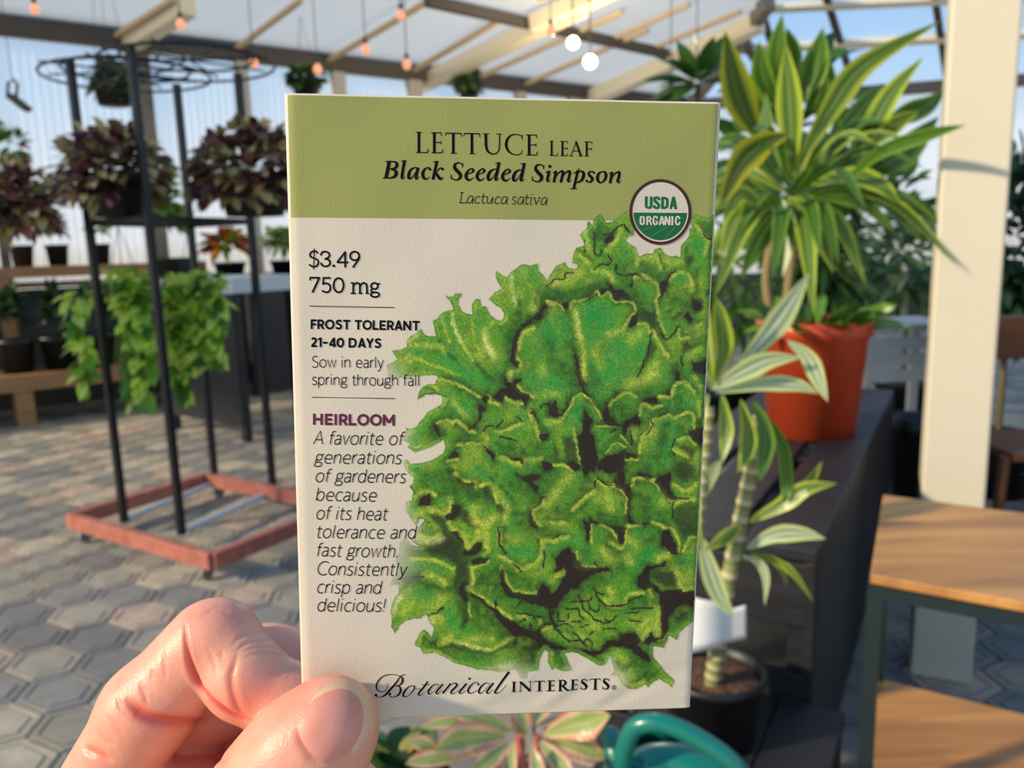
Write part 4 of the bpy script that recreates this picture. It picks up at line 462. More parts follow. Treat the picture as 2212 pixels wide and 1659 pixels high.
# ------------------------------------------------------------------ the greenhouse shell
HE = 3.62                                        # eave height
EA, EB = atz(0, 48, HE), atz(1216, 191, HE); ED = unit(EB - EA); EN = np.array([ED[1], -ED[0], 0.])     # along the long wall; from the wall into the room
def eave_t(x):
    lo, hi = -8., 40.
    for _ in range(60):
        m = (lo + hi) / 2; c = ROT.T @ (EA + ED * m - CAM)
        if CXP + FPX * c[0] / c[2] < x: lo = m
        else: hi = m
    return lo
RP = math.radians(8); RN = unit(np.array([-EN[0] * math.sin(RP), -EN[1] * math.sin(RP), math.cos(RP)]))  # roof over the hall
roof = lambda x, y: on_plane(x, y, EA, RN)
M_STEEL = mat('weathered_steel', lin(124, 116, 106), rough=.6, noise=(9, .5, lin(70, 66, 62))); M_DARK = mat('dark_steel', lin(72, 66, 62), rough=.6)
M_CREAM = mat('cream_rafter_paint', lin(226, 216, 190), rough=.4); M_TAN = mat('tan_batten', lin(196, 172, 138), rough=.55); M_POST = mat('painted_post', lin(176, 170, 162), rough=.5)
M_ROOF = sheet_mat('milky_roof_sheet', (.70, .68, .61), .10, .62); M_PANE = sheet_mat('ribbed_wall_sheet', (.90, .94, .97), .60, .6); M_GLASS = sheet_mat('blue_roof_glass', (.62, .78, .95), .80, .7)
# paving: long six-sided blocks with pale joints
def paving():
    rng = random.Random(5); mb = MB(); ang = math.radians(-28); ca, sa = math.cos(ang), math.sin(ang); L, H = .150, .098; n = 0
    tones = [lin(178, 166, 144), lin(160, 150, 134), lin(140, 136, 128), lin(172, 150, 132), lin(150, 142, 126), lin(128, 124, 118)]
    px_, py_ = 2 * L * .78 + .006, 2 * H + .006
    for j in range(-70, 80):
        for i in range(-50, 50):
            cx, cy = i * px_, j * py_ + (py_ / 2 if i % 2 else 0); X, Y = cx * ca - cy * sa - 1.0, cx * sa + cy * ca + 5.0
            if not (-7.5 < X < 5.5 and .4 < Y < 12.5): continue
            if Y < 1.6 and abs(X) > 2.6: continue
            t = tones[rng.randrange(6)]; k = rng.uniform(.85, 1.12); t = tuple(c * k for c in t); dz = rng.uniform(-.0015, .0015); pts = [(L, 0), (L * .56, H), (-L * .56, H), (-L, 0), (-L * .56, -H), (L * .56, -H)]
            def loop(s, z): return [(X + (a * s * ca - b * s * sa), Y + (a * s * sa + b * s * ca), z) for a, b in pts]
            mb.add(loop(1, -.012) + loop(.97, -.001 + dz) + loop(.80, dz) + loop(.78, -.0035 + dz) + loop(.72, -.0035 + dz) + loop(.70, dz), [(12 + 18, 13 + 18, 14 + 18, 15 + 18, 16 + 18, 17 + 18)] + [(r * 6 + q, r * 6 + (q + 1) % 6, r * 6 + 6 + (q + 1) % 6, r * 6 + 6 + q) for r in range(5) for q in range(6)],
                   [t] * 18 + [tuple(c * .72 for c in t)] * 12 + [t] * 6); n += 1
    o = mb.build('floor', mat('paving_blocks', attr=True, rough=.75, spec=.3, noise=(14, .30, lin(92, 90, 86)), bump=(60, .3, .004))); struct(o)
    b = MB(); b.box((-1, 5.5, -.034), (20, 18, .036)); struct(b.build('floor_joint_sand', mat('joint_sand', lin(158, 148, 128), rough=.95)))
paving()
# long wall: posts, knee wall, ribbed sheets
POSTS = [(-190, .16, M_STEEL), (-60, .10, M_STEEL), (302, .15, M_STEEL), (517, .16, M_POST), (727, .20, M_POST), (892, .24, M_POST), (1122, .20, M_POST), (1240, .26, M_POST), (1385, .2, M_POST), (1478, .24, M_STEEL)]
for k, (x, wd, m) in enumerate(POSTS):
    p = EA + ED * eave_t(x); mb = MB(); mb.beam((p[0], p[1], 0), (p[0], p[1], HE), wd * .8, .12, up=EN, bevel=.01); struct(mb.build('trim_%d' % (k + 1), m))
for k, ((xa, wa, _), (xb, wb, _2)) in enumerate(zip(POSTS[:-1], POSTS[1:])):
    a, b = EA + ED * (eave_t(xa) + wa * .4), EA + ED * (eave_t(xb) - wb * .4); Ln = np.linalg.norm(b - a); nn = max(8, int(Ln / .022)); mb = MB(); vs = []
    for z in (1.18, HE - .12):
        for i in range(nn + 1): q = a + (b - a) * i / nn + EN * .012 * math.cos(i * math.pi / 1.7); vs.append((q[0], q[1], z))
    mb.add(vs, [(i, i + 1, nn + 2 + i, nn + 1 + i) for i in range(nn)]); w_ = struct(mb.build('window_%d' % (k + 1), M_PANE, smooth=True))
    f = MB(); f.beam((a[0], a[1], 1.2), (b[0], b[1], 1.2), .07, .06, bevel=.005); f.build('window_sill', M_POST, w_)
mb = MB(); a, b = EA + ED * -6, EA + ED * 9.4; mb.beam((a[0], a[1], .58), (b[0], b[1], .58), .10, 1.16); struct(mb.build('wall_back', mat('knee_wall', lin(70, 72, 70), rough=.8, noise=(5, .4, lin(50, 52, 50)))))
mb = MB(); a, b = EA + ED * -6 , EA + ED * 9.4; mb.beam(a + (0, 0, -.03), b + (0, 0, -.03), .16, .17, bevel=.01); mb.beam(a + (0, 0, .10) + EN * .05, b + (0, 0, .10) + EN * .05, .06, .05); struct(mb.build('trim_11', M_DARK))
# roof sheets over the hall and the timbers under them
mb = MB(); q = [EA + ED * -6, EA + ED * 9.25, roof(1652, -5), roof(1830, -270)]; q.append(q[3] - ED * 14); mb.add([p + RN * .05 for p in q], [tuple(range(5))]); struct(mb.build('ceiling', M_ROOF))
BARS = [("trim_12", M_CREAM, .15, .16, (268, 82), (405, -6)), ("trim_13", M_CREAM, .17, .18, (905, 168), (1262, -8)), ("trim_14", M_CREAM, .20, .20, (1255, 206), (1640, 30)), ("trim_15", M_TAN, .05, .05, (505, 104), (650, -6)), ("trim_16", M_TAN, .06, .05, (706, 128), (930, -6)), ("trim_17", M_TAN, .07, .05, (890, 150), (1086, 34)),
        ("trim_18", M_TAN, .06, .05, (1040, 160), (1345, 20)), ("trim_19", M_TAN, .06, .05, (1125, 182), (1400, 60)), ("trim_20", M_DARK, .10, .10, (920, -10), (1440, 108)), ("trim_21", M_TAN, .05, .05, (1330, 76), (1490, 4)), ("trim_22", M_TAN, .05, .05, (1420, 96), (1600, 20)), ("trim_23", M_TAN, .05, .05, (246, 74), (372, -6)),
        ("trim_24", M_STEEL, .14, .14, (1490, 220), (1660, -8)), ("trim_25", M_TAN, .05, .05, (1165, -4), (1290, -60)), ("trim_26", M_CREAM, .16, .18, (1150, 34), (1330, -50))]
for n_, m, wd, dp, pa, pb in BARS:
    a, b = roof(*pa), roof(*pb); mb = MB(); mb.beam(a - RN * dp * .5, b - RN * dp * .5, wd, dp, up=RN, bevel=.008); struct(mb.build(n_, m))
# cross bay to the right: eave, blue glass roof and its bars
CA_, CB_ = atz(1478, 222, HE), atz(2260, 163, HE); CDIR = unit(CB_ - CA_); CIN = np.array([CDIR[1], -CDIR[0], 0.]); CP = math.radians(30)
if CIN[1] > 0: CIN = -CIN
CN = unit(np.array([-CIN[0] * math.sin(CP), -CIN[1] * math.sin(CP), math.cos(CP)])); roof2 = lambda x, y: on_plane(x, y, CA_, CN)
mb = MB(); mb.add([CA_ + CDIR * -.1, CB_ + CDIR * 3, roof2(2500, -420), roof2(1640, -120), roof2(1585, 40)], [(0, 1, 2, 3, 4)]); struct(mb.build('window_20', M_GLASS))
for n_, m, wd, dp, pa, pb in (("trim_30", M_DARK, .09, .09, (1846, 186), (1770, -60)), ("trim_31", M_DARK, .09, .09, (2046, 172), (2015, -40)), ("trim_32", M_CREAM, .10, .10, (1590, 102), (2230, 66)), ("trim_33", M_CREAM, .10, .10, (1600, 14), (2230, -16)), ("trim_34", M_STEEL, .12, .12, (1580, 40), (1690, 205)), ("trim_35", M_DARK, .09, .09, (1700, 196), (1630, -30))):
    a, b = roof2(*pa), roof2(*pb); mb = MB(); mb.beam(a - CN * dp * .5, b - CN * dp * .5, wd, dp, up=CN, bevel=.006); struct(mb.build(n_, m))
mb = MB(); mb.beam(CA_ + (0, 0, -.04), CB_ + CDIR * 3 + (0, 0, -.04), .16, .16, bevel=.01); struct(mb.build('trim_36', M_DARK))
for k, (ta, tb) in enumerate(((0.15, 2.1), (2.2, 4.2), (4.3, 7.5))):
    a, b = CA_ + CDIR * ta, CA_ + CDIR * tb; mb = MB(); mb.add([(a[0], a[1], .9), (b[0], b[1], .9), (b[0], b[1], HE - .12), (a[0], a[1], HE - .12)], [(0, 1, 2, 3)]); struct(mb.build('window_%d' % (21 + k), M_PANE))
    c = CA_ + CDIR * tb; mb = MB(); mb.beam((c[0], c[1], 0), (c[0], c[1], HE), .12, .1, up=CIN); struct(mb.build('trim_%d' % (37 + k), M_POST))
mb = MB(); a, b = CA_, CB_ + CDIR * 3; mb.beam((a[0], a[1], .45), (b[0], b[1], .45), .1, .9); struct(mb.build('wall_right', bpy.data.materials['knee_wall']))
# the square white post by the plants
pb = atz(2014, 1476, 0.0); mb = MB(); M_WPOST = mat('white_post_paint', lin(205, 196, 172), rough=.5, noise=(4, .15, lin(192, 182, 156)), bump=(40, .1, .002))
mb.box((1.395, 2.42, 2.2), (.175, .175, 4.4), np.array([[.906, -.423, 0], [.423, .906, 0], [0, 0, 1]]), bevel=.008); struct(mb.build('trim_40', M_WPOST))
# the near right side wall of the hall: a dark knee wall with ribbed sheets above, just beyond the frame, added to hold back sky light from the right
mb = MB(); mb.box((3.45, 1.6, .75), (.12, 6.6, 1.5)); struct(mb.build('wall_side_unseen', bpy.data.materials['knee_wall']))
mb = MB(); mb.add([(3.45, -1.7, 1.5), (3.45, 4.9, 1.5), (3.45, 4.9, HE), (3.45, -1.7, HE)], [(0, 1, 2, 3)]); struct(mb.build('window_30', M_PANE))
# ------------------------------------------------------------------ plant builders
M_LEAF = mat('leaf', attr=True, rough=.42, spec=.45, trans=.45); M_GLOSSLEAF = mat('glossy_leaf', attr=True, rough=.34, spec=.5, trans=.38)
M_POTB = mat('black_pot_plastic', lin(24, 25, 27), rough=.45); M_SOIL = mat('potting_soil', lin(112, 78, 56), rough=.95, noise=(90, .8, lin(56, 38, 28)), bump=(120, .9, .01)); M_STEM = mat('stem', attr=True, rough=.6)
M_TERRA = mat('orange_pot_plastic', lin(188, 72, 42), rough=.38, noise=(12, .25, lin(168, 60, 34)))
RNG = random.Random(11)
def jit(c, s): k = RNG.uniform(1 - s, 1 + s); return tuple(max(0, a * k * RNG.uniform(1 - s * .35, 1 + s * .35)) for a in c)
def blade(mb, pts, wd, face, cols, fold=.18, tipw=.02, belly=.45, wave=0.0):
    """one leaf: a centre line, its greatest width, the way it faces, and the colours across it from edge to edge"""
    pts = smooth_line3(pts, 5); n = len(pts); T = np.gradient(pts, axis=0); k = len(cols); vs, cs = [], []
    for i, p in enumerate(pts):
        u = i / (n - 1); t = unit(T[i]); s = unit(np.cross(t, face)); nr = np.cross(s, t); b = (u / belly if u < belly else 1 - ((u - belly) / (1 - belly)) ** 1.7)
        w_ = wd * max(tipw, (max(0, b) ** .62 if u < belly else max(0, b)))
        for j in range(k):
            a = 2 * j / (k - 1) - 1; vs.append(p + s * a * w_ / 2 + nr * (abs(a) * fold * w_ * .5 + wave * w_ * math.sin(u * 14 + a * 2) * abs(a))); cs.append(cols[j])
    mb.add(vs, [(i * k + j, i * k + j + 1, (i + 1) * k + j + 1, (i + 1) * k + j) for i in range(n - 1) for j in range(k - 1)], cs)
def smooth_line3(p, n):
    p = np.asarray(p, float)
    if len(p) < 3: return np.array([p[0] + (p[1] - p[0]) * i / n for i in range(n + 1)])
    q = np.vstack([2 * p[0] - p[1], p, 2 * p[-1] - p[-2]]); out = []
    for i in range(1, len(q) - 2):
        a, b, c, d = q[i - 1:i + 3]
        for t in np.arange(n) / n: out.append(.5 * (2 * b + (c - a) * t + (2 * a - 5 * b + 4 * c - d) * t * t + (3 * b - a - 3 * c + d) * t ** 3))
    return np.array(out + [p[-1]])
def rnd_dir(up=-1.0, top=1.0):
    z = RNG.uniform(up, top); a = RNG.uniform(0, 2 * math.pi); r = math.sqrt(max(0, 1 - z * z)); return np.array([r * math.cos(a), r * math.sin(a), z])
def simple_leaf(mb, p, d, ln, wd, col, droop=.4, fold=.15, edge=None):
    d = unit(d); q = p + d * ln * .5 - np.array([0, 0, droop * ln * .12]); e = p + d * ln - np.array([0, 0, droop * ln * .45]); face = unit(np.array([RNG.uniform(-.5, .5), RNG.uniform(-.9, .1), 1.0]))
    if abs(np.dot(face, d)) > .9: face = np.array([0, -1., .3])
    c2 = edge or col; blade(mb, [p, q, e], wd, face, [c2, col, tuple(c * .9 for c in col), col, c2], fold, belly=.42)
AVOID = []
def bush(mb, c, R, n, ln, wd, cols, droop=.6, up=-.5, edge=None):
    """leaves all round a centre c within radii R"""
    R = np.asarray(R, float)
    for _ in range(n):
        d = rnd_dir(up); p = c + d * R * RNG.uniform(.35, 1.0) ** .6
        if any((p[0] - a) ** 2 + (p[1] - b) ** 2 < (ln * .88 + .018) ** 2 for a, b in AVOID) or (AVOID and abs(p[2] - ZS) < .085 and np.hypot(p[0] + 1.71, p[1] - 4.13) < .55): continue
        simple_leaf(mb, p - d * ln * .4, unit(d + np.array([RNG.uniform(-.7, .7), RNG.uniform(-.7, .7), RNG.uniform(-.6, .5)])), ln * RNG.uniform(.7, 1.2), wd * RNG.uniform(.7, 1.2), jit(RNG.choice(cols), .22), droop, edge=edge)
def pot(root, c, r, h, m=None, soil=True, taper=.78):
    mb = MB(); t = max(.003, r * .03); mb.lathe(c, [(.001, 0), (r * taper, 0), (r * (taper + (1 - taper) * .86), h * .86), (r * 1.03, h * .87), (r * 1.06, h), (r * .97, h), (r * .93, h * .84), (r * taper * .93, t), (.001, t)], 36)
    o = mb.build('pot', m or M_POTB, root, smooth=False)
    for p in o.data.polygons: p.use_smooth = True
    if soil:
        s = MB(); rg = np.random.default_rng(2); n = 30; s.lathe(c + np.array([0, 0, h * .84]), [(r * .945, -.002), (r * .7, .006), (r * .4, .010), (.001, .012)], n); s.v = [(x, y, z + rg.uniform(-.003, .003)) for x, y, z in s.v]; s.build('soil', M_SOIL, root, smooth=True)
    return o
def strip_cols(kind):
    if kind == 'lime': e, l, d, m = lin(198, 206, 70), lin(158, 182, 58), lin(66, 98, 40), lin(128, 156, 72)
    elif kind == 'pale': e, l, d, m = lin(190, 204, 84), lin(206, 214, 168), lin(110, 140, 84), lin(214, 220, 188)
    elif kind == 'gold': e, l, d, m = lin(206, 192, 40), lin(150, 164, 48), lin(58, 82, 40), lin(96, 116, 56)
    else: e, l, d, m = lin(134, 168, 56), lin(92, 134, 46), lin(58, 94, 34), lin(100, 138, 52)
    return [jit(c, .08) for c in (e, l, d, m, d, l, e)]
def traced(mb, spec, Y0, Y1, kind, wpx, twist=0.0, fold=.2):
    """a leaf whose run is given base to tip; it lies at distances Y0 (base) .. Y1 (tip)"""
    q = P(spec); Ys = np.linspace(Y0, Y1, len(q)); pts = [at(x, y, Y) for (x, y), Y in zip(q, Ys)]; t = unit(pts[-1] - pts[0]); f = unit(CAM - pts[len(pts) // 2]); f = unit(f - np.dot(f, t) * t); s = np.cross(t, f)
    blade(mb, pts, wpx * px_size((Y0 + Y1) / 2), f * math.cos(twist) + s * math.sin(twist), strip_cols(kind), fold)
# ------------------------------------------------------------------ the wheeled plant rack
def rack():
    g = atz(300, 1105, 0.13); root = empty('plant_rack', (g[0], g[1], 0), 'black steel plant rack standing on a wheeled rust red base frame', 'plant rack')
    L, N, Bk = atz(150, 1112, .14), atz(458, 1198, .14), atz(405, 1016, .14); u = unit(N - L); v = np.array([-u[1], u[0], 0.]); 
    if v[1] < 0: v = -v
    du, dv = np.linalg.norm(N - L), np.dot(Bk - L, v); R_ = N + v * dv; B_ = L + v * dv
    M_RUST = mat('rust_red_paint', lin(184, 112, 94), rough=.55, noise=(16, .5, lin(130, 66, 52))); M_BLK = mat('black_steel', lin(22, 27, 29), rough=.42); M_GALV = mat('galvanised_tube', lin(190, 196, 202), rough=.4, metal=.2)
    mb = MB()
    for a, b in ((L, N), (N, R_), (R_, B_), (B_, L)): mb.beam(a - (0, 0, .03), b - (0, 0, .03), .045, .075, bevel=.004)
    mb.build('base_frame', M_RUST, root)
    px_ = [(268, 1122), (392, 1148), (590, 1062), (465, 1042)]; tops = [(146, 108), (268, 92), (500, 120), (375, 128)]; feet = [atz(x, y, .09) for x, y in px_]; zt = 2.36
    ps = [np.array([f[0], f[1], zt]) for f in feet]
    for f, t in zip(feet, ps): m_ = MB(); m_.beam((f[0], f[1], .075), t, .034, .034, up=v, bevel=.003); m_.build('post', M_BLK, root)
    for a, b in ((0, 3), (1, 2)): m_ = MB(); m_.tube([feet[a] + (0, 0, .0), feet[b] + (0, 0, 0)], .016, 10); m_.build('base_tube', M_GALV, root)
    for z in (.90 + .70, ):
        for a, b in ((0, 1), (1, 2), (2, 3), (3, 0), (0, 2), (1, 3)): m_ = MB(); m_.beam(np.array([feet[a][0], feet[a][1], z]), np.array([feet[b][0], feet[b][1], z]), .03, .03); m_.build('crossbar', M_BLK, root)
    for a, b in ((0, 3), (1, 2)):
        c = (ps[a] + ps[b]) / 2; m_ = MB(); n = 40
        for rr, zz in ((.40, 0.0), (.30, .03)): m_.tube([c + np.array([rr * math.cos(2 * math.pi * i / n), rr * math.sin(2 * math.pi * i / n), zz - .02]) for i in range(n + 1)], .007, 6, cap=False)
        for i in range(4): t = i * math.pi / 4; m_.tube([c + np.array([.4 * math.cos(t), .4 * math.sin(t), 0]), c - np.array([.4 * math.cos(t), .4 * math.sin(t), 0])], .005, 6)
        m_.build('hoop_top', M_BLK, root)
    for q in (L + u * .08, N - u * .08, R_ - u * .08, B_ + u * .08):
        k = MB(); k.beam(q + v * .02 + (0, 0, -.045), q + v * .02 + (0, 0, -.07), .03, .05, up=u); k.lathe(q + v * .02 + np.array([0, 0, -.107]), [(.001, -.012), (.03, -.012), (.033, 0), (.03, .012), (.001, .012)], 16, ax=np.array([v, [0, 0, 1], u])); k.build('caster', mat('caster_wheel', lin(120, 122, 116), rough=.6), root)
    return feet, u, v
ZS = 1.6; FEET, RU, RV = rack(); AVOID += [(f[0], f[1]) for f in FEET]
M_STEM_DARK = mat('dark_wire', lin(50, 50, 48), rough=.5)
def hook_pot(root, c, r, h, ztop):
    pot(root, c, r, h, M_POTB, soil=False); m = MB()
    for k in range(3): t = 2.1 * k; m.tube([c + np.array([r * math.cos(t), r * math.sin(t), h]), np.array([c[0], c[1], ztop])], .002, 5)
    m.build('hanger', M_STEM_DARK, root)
COLEUS = [lin(100, 56, 61), lin(126, 68, 73), lin(80, 51, 53), lin(170, 117, 109), lin(204, 187, 126), lin(165, 148, 102), lin(134, 117, 80), lin(68, 48, 48), lin(231, 214, 156), lin(117, 102, 73)]
def coleus(name, c, R, n, ln, label, group=None):
    c = np.asarray(c); root = empty(name, c - (0, 0, R[2] * .75), label, 'plant', group); mb = MB(); bush(mb, c, R, n, ln, ln * .62, COLEUS, .7, -.55); mb.build('foliage', M_LEAF, root); b_ = np.array([c[0], c[1], ZS + .018]); pot(root, b_, R[0] * .55, max(.1, c[2] - b_[2]), M_POTB, soil=False); return root
fc = lambda i, j, z: np.array([(FEET[i][0] + FEET[j][0]) / 2, (FEET[i][1] + FEET[j][1]) / 2, z])
def shelf_at(x, y, Y): q = at(x, y, Y); return q
coleus('burgundy_coleus', at(245, 376, 3.82), (.25, .24, .25), 720, .085, 'burgundy and olive coleus on the left of the black rack', 'burgundy coleus on the rack')
coleus('burgundy_coleus', at(545, 378, 4.12), (.33, .26, .28), 820, .092, 'largest dark burgundy coleus, right of the black rack beside the packet', 'burgundy coleus on the rack')
coleus('burgundy_coleus', at(32, 448, 3.9), (.25, .22, .24), 480, .088, 'burgundy coleus at the far left edge of the photo', 'burgundy coleus on the rack')
POTHOS = [lin(202, 236, 87), lin(226, 240, 108), lin(132, 184, 56), lin(99, 151, 47), lin(219, 240, 113), lin(82, 127, 44)]
def pothos(c, R, n, trails, label, ln=.085):
    root = empty('trailing_pothos', c - (0, 0, R[2]), label, 'plant', 'trailing pothos in the rack'); mb = MB(); st = MB(); bush(mb, c, R, n, ln, ln * .75, POTHOS, .9, -.6)
    for (x, y, y2) in trails:
        a = at(x, y, c[1] - .08); b = at(x + RNG.uniform(-12, 12), y2, c[1] - .10); pts = [a + (b - a) * t + np.array([.02 * math.sin(t * 9), 0, 0]) for t in np.linspace(0, 1, 8)]; st.tube(pts, .003, 5, col=lin(110, 140, 60))
        for t in np.linspace(0, 1, max(3, int(np.linalg.norm(b - a) / .027))):
            p = a + (b - a) * t
            if any((p[0] - q_[0]) ** 2 + (p[1] - q_[1]) ** 2 < (ln * 1.3) ** 2 for q_ in AVOID): continue
            simple_leaf(mb, p, np.array([RNG.uniform(-1, 1), RNG.uniform(-1, .2), RNG.uniform(-.9, .1)]), ln * RNG.uniform(.8, 1.2), ln * .78, jit(RNG.choice(POTHOS), .15), .9)
    mb.build('foliage', M_LEAF, root); st.build('vine', M_STEM, root); hook_pot(root, c - (0, 0, R[2] * .9), R[0] * .5, R[2] * .9, 1.584)
    return root
pothos(at(270, 622, 4.04), (.19, .16, .12), 120, [(188, 640, 830), (262, 660, 815), (262, 680, 885), (290, 660, 850), (318, 700, 790), (182, 620, 745), (256, 690, 850), (160, 640, 720), (300, 640, 800), (275, 600, 870), (268, 600, 700), (185, 600, 700), (280, 600, 880), (298, 620, 862), (308, 640, 842), (166, 630, 790), (178, 610, 812), (268, 700, 872), (290, 600, 760), (284, 600, 820), (150, 640, 700)], 'lime green pothos trailing lowest in the left half of the black rack')
pothos(at(418, 620, 4.27), (.18, .15, .11), 100, [(385, 640, 800), (430, 660, 770), (455, 650, 775), (372, 680, 760), (405, 700, 848), (478, 640, 770), (395, 600, 850), (440, 600, 730), (384, 590, 820), (378, 600, 840), (452, 600, 790), (472, 620, 760), (390, 600, 790), (462, 590, 700)], 'darker green pothos trailing in the right half of the black rack')
# ------------------------------------------------------------------ benches along the long wall and what stands on them
M_WOOD = mat('bench_timber', lin(166, 124, 84), rough=.6, wood=((3, 3, 30), lin(128, 90, 58), .7)); M_DKWOOD = mat('black_stained_timber', lin(42, 42, 45), rough=.5, wood=((4, 4, 40), lin(26, 26, 29), .8), bump=(60, .3, .003)); M_WHITE = mat('white_laminate', lin(196, 206, 210), rough=.35)
def table(name, p0, p1, depth, z, th, label, cat, m, leg=.09, nleg=3, apron=0.0, legm=None):
    """a long bench whose front edge runs p0 -> p1 and which reaches back from the viewer"""
    p0, p1 = np.array(p0[:2]), np.array(p1[:2]); d = unit(p1 - p0); nb = np.array([-d[1], d[0]])
    if nb[1] < 0: nb = -nb
    root = empty(name, (*((p0 + p1) / 2), 0), label, cat); mb = MB(); c = (p0 + p1) / 2 + nb * depth / 2; ax = np.array([[d[0], d[1], 0], [nb[0], nb[1], 0], [0, 0, 1]])
    mb.box((c[0], c[1], z - th / 2), (np.linalg.norm(p1 - p0), depth, th), ax, bevel=.004); mb.build('bench_top', m, root)
    for k in range(nleg):
        for o in (leg / 2 + .01, depth - leg / 2 - .01):
            q = p0 + (p1 - p0) * ((k + .04) / (nleg - 1 + .08) if nleg > 1 else .5) + nb * o; l = MB(); l.box((q[0], q[1], (z - th) / 2), (leg, leg, z - th), ax); l.build('leg', legm or m, root)
    if apron:
        a = MB(); q = c - nb * (depth / 2 - .012); a.box((q[0], q[1], z - th - apron / 2), (np.linalg.norm(p1 - p0) - .04, .02, apron), ax); a.build('skirt', M_DKWOOD, root)
    return root, d, nb
b0 = at(172, 905, 7.0); zb = at(172, 800, 7.0)[2] ; pA, pB = np.array([b0[0], b0[1]]) - ED[:2] * 2.2, np.array([b0[0], b0[1]]) + ED[:2] * 1.4
_, BD, BN = table('timber_bench', pA, pB, .55, zb, .14, 'long tan timber bench, the lower step on the left side', 'bench', M_WOOD, .14, 3)
zb2 = at(100, 575, 7.6)[2]; pC, pD = pA + BN * .62, pB + BN * .62
table('timber_shelf_bench', pC, pD, .42, zb2, .10, 'upper timber bench step behind the long tan bench', 'bench', M_WOOD, .10, 3)
GREENS = [lin(40, 66, 40), lin(52, 84, 46), lin(30, 52, 34), lin(70, 102, 56), lin(36, 60, 44)]
LIMES = [lin(150, 180, 80), lin(120, 160, 64), lin(176, 200, 110), lin(96, 136, 54)]
def potted(name, base, r, h, R, n, ln, cols, label, group=None, wd=.35, m=None, up=-.2, ln_up=.0):
    base = np.asarray(base, float); root = empty(name, base, label, 'plant', group); pot(root, base, r, h, m, soil=False); mb = MB(); bush(mb, base + (0, 0, h + R[2] * .8), R, n, ln, ln * wd, cols, .6, up); mb.build('foliage', M_LEAF, root); return root
def bench_pt(px, Y, z): q = at(px, 500, Y); return np.array([q[0], q[1], z])
lowx = [(0, 'darkest, widest potted plant at the left edge of the lower timber bench'), (100, 'dark leafy potted plant second from left on the lower timber bench'), (206, 'dark leafy potted plant nearest the rack on the lower timber bench')]
for x, lab in lowx:
    q = at(x, 500, 7.0); t = np.dot(q[:2] - pA, ED[:2]); p_ = pA + ED[:2] * t + BN * .26; potted('dark_potted_plant', (p_[0], p_[1], zb), .15, .30, (.11, .11, .28), 140, .125, GREENS, lab, 'dark plants on the lower bench')
for x, lab, cols in ((40, 'small green plant in a black pot on the upper bench at far left', GREENS), (122, 'small green plant in a black pot on the upper bench, left of the rack', GREENS), (225, 'plant with pale lime leaves on the upper bench behind the rack', LIMES)):
    q = at(x, 500, 7.6); t = np.dot(q[:2] - pA, ED[:2]); p_ = pA + ED[:2] * t + BN * .83; potted('small_potted_plant', (p_[0], p_[1], zb2), .10, .2, (.10, .10, .20), 70, .11, cols, lab, 'plants on the upper bench')
# geranium with one red bloom at the left edge
c = at(12, 330, 6.2); root = empty('geranium', c - (0, 0, .55), 'leggy geranium with a red bloom at the left edge, by the ribbed wall', 'plant'); mb = MB(); bush(mb, c + (0, 0, .02), (.16, .16, .24), 60, .11, .09, [lin(120, 150, 70), lin(92, 130, 60), lin(170, 180, 120)], .4); mb.build('foliage', M_LEAF, root); pot(root, c - (0, 0, .55), .12, .24, soil=False); s = MB(); s.tube([c - (0, 0, .35), c + (.02, 0, -.1), at(50, 340, 6.2)], .006, 6, col=lin(90, 120, 60)); s.build('stem', M_STEM, root)
f = MB(); bush(f, at(52, 318, 6.2), (.035, .03, .025), 26, .035, .03, [lin(214, 40, 56), lin(190, 26, 44)], .2); f.build('bloom', M_LEAF, root)['label'] = 'red bloom'
# grey table and dark skirted bench further along
qa, qb = at(335, 590, 6.3), at(497, 626, 5.7); tz = at(497, 600, 5.9)[2]; p1_ = np.array(at(500, 600, 5.9)[:2]); p0_ = np.array(at(330, 580, 6.5)[:2])
table('grey_table', p0_, p1_, .6, tz, .12, 'pale grey topped table behind the right posts of the rack', 'table', M_WHITE, .06, 2, apron=tz - .25, legm=M_DKWOOD)
p0_, p1_ = np.array(at(545, 700, 7.9)[:2]), np.array(at(800, 700, 8.9)[:2]); sz = at(560, 600, 7.9)[2]
table('skirted_bench', p0_, p1_, .6, sz, .05, 'dark skirted plant bench beside the packet, under orange flowers', 'bench', M_DKWOOD, .08, 3, apron=sz - .1)
for k, (x, cols, lab) in enumerate(((488, [lin(200, 110, 44), lin(150, 160, 60), lin(120, 40, 44), lin(96, 140, 50), lin(216, 140, 60)], 'orange and lime flowering plant on the dark skirted bench'), (610, [lin(150, 176, 90), lin(110, 150, 70), lin(196, 206, 150)], 'pale green bushy plant on the dark skirted bench beside the packet'), (362, LIMES, 'tall lime leaved plant behind the rack on the grey table'))):
    Y = 8.2 + .35 * k if k < 2 else 6.35; q = at(x, 560, Y); zz = sz if k < 2 else tz
    potted('flowering_plant', (q[0], q[1] + .1, zz), .16, .16, (.24, .2, .2) if k < 2 else (.13, .13, .42), 150, .16, cols, lab, 'plants on the benches behind the rack', wd=.5)
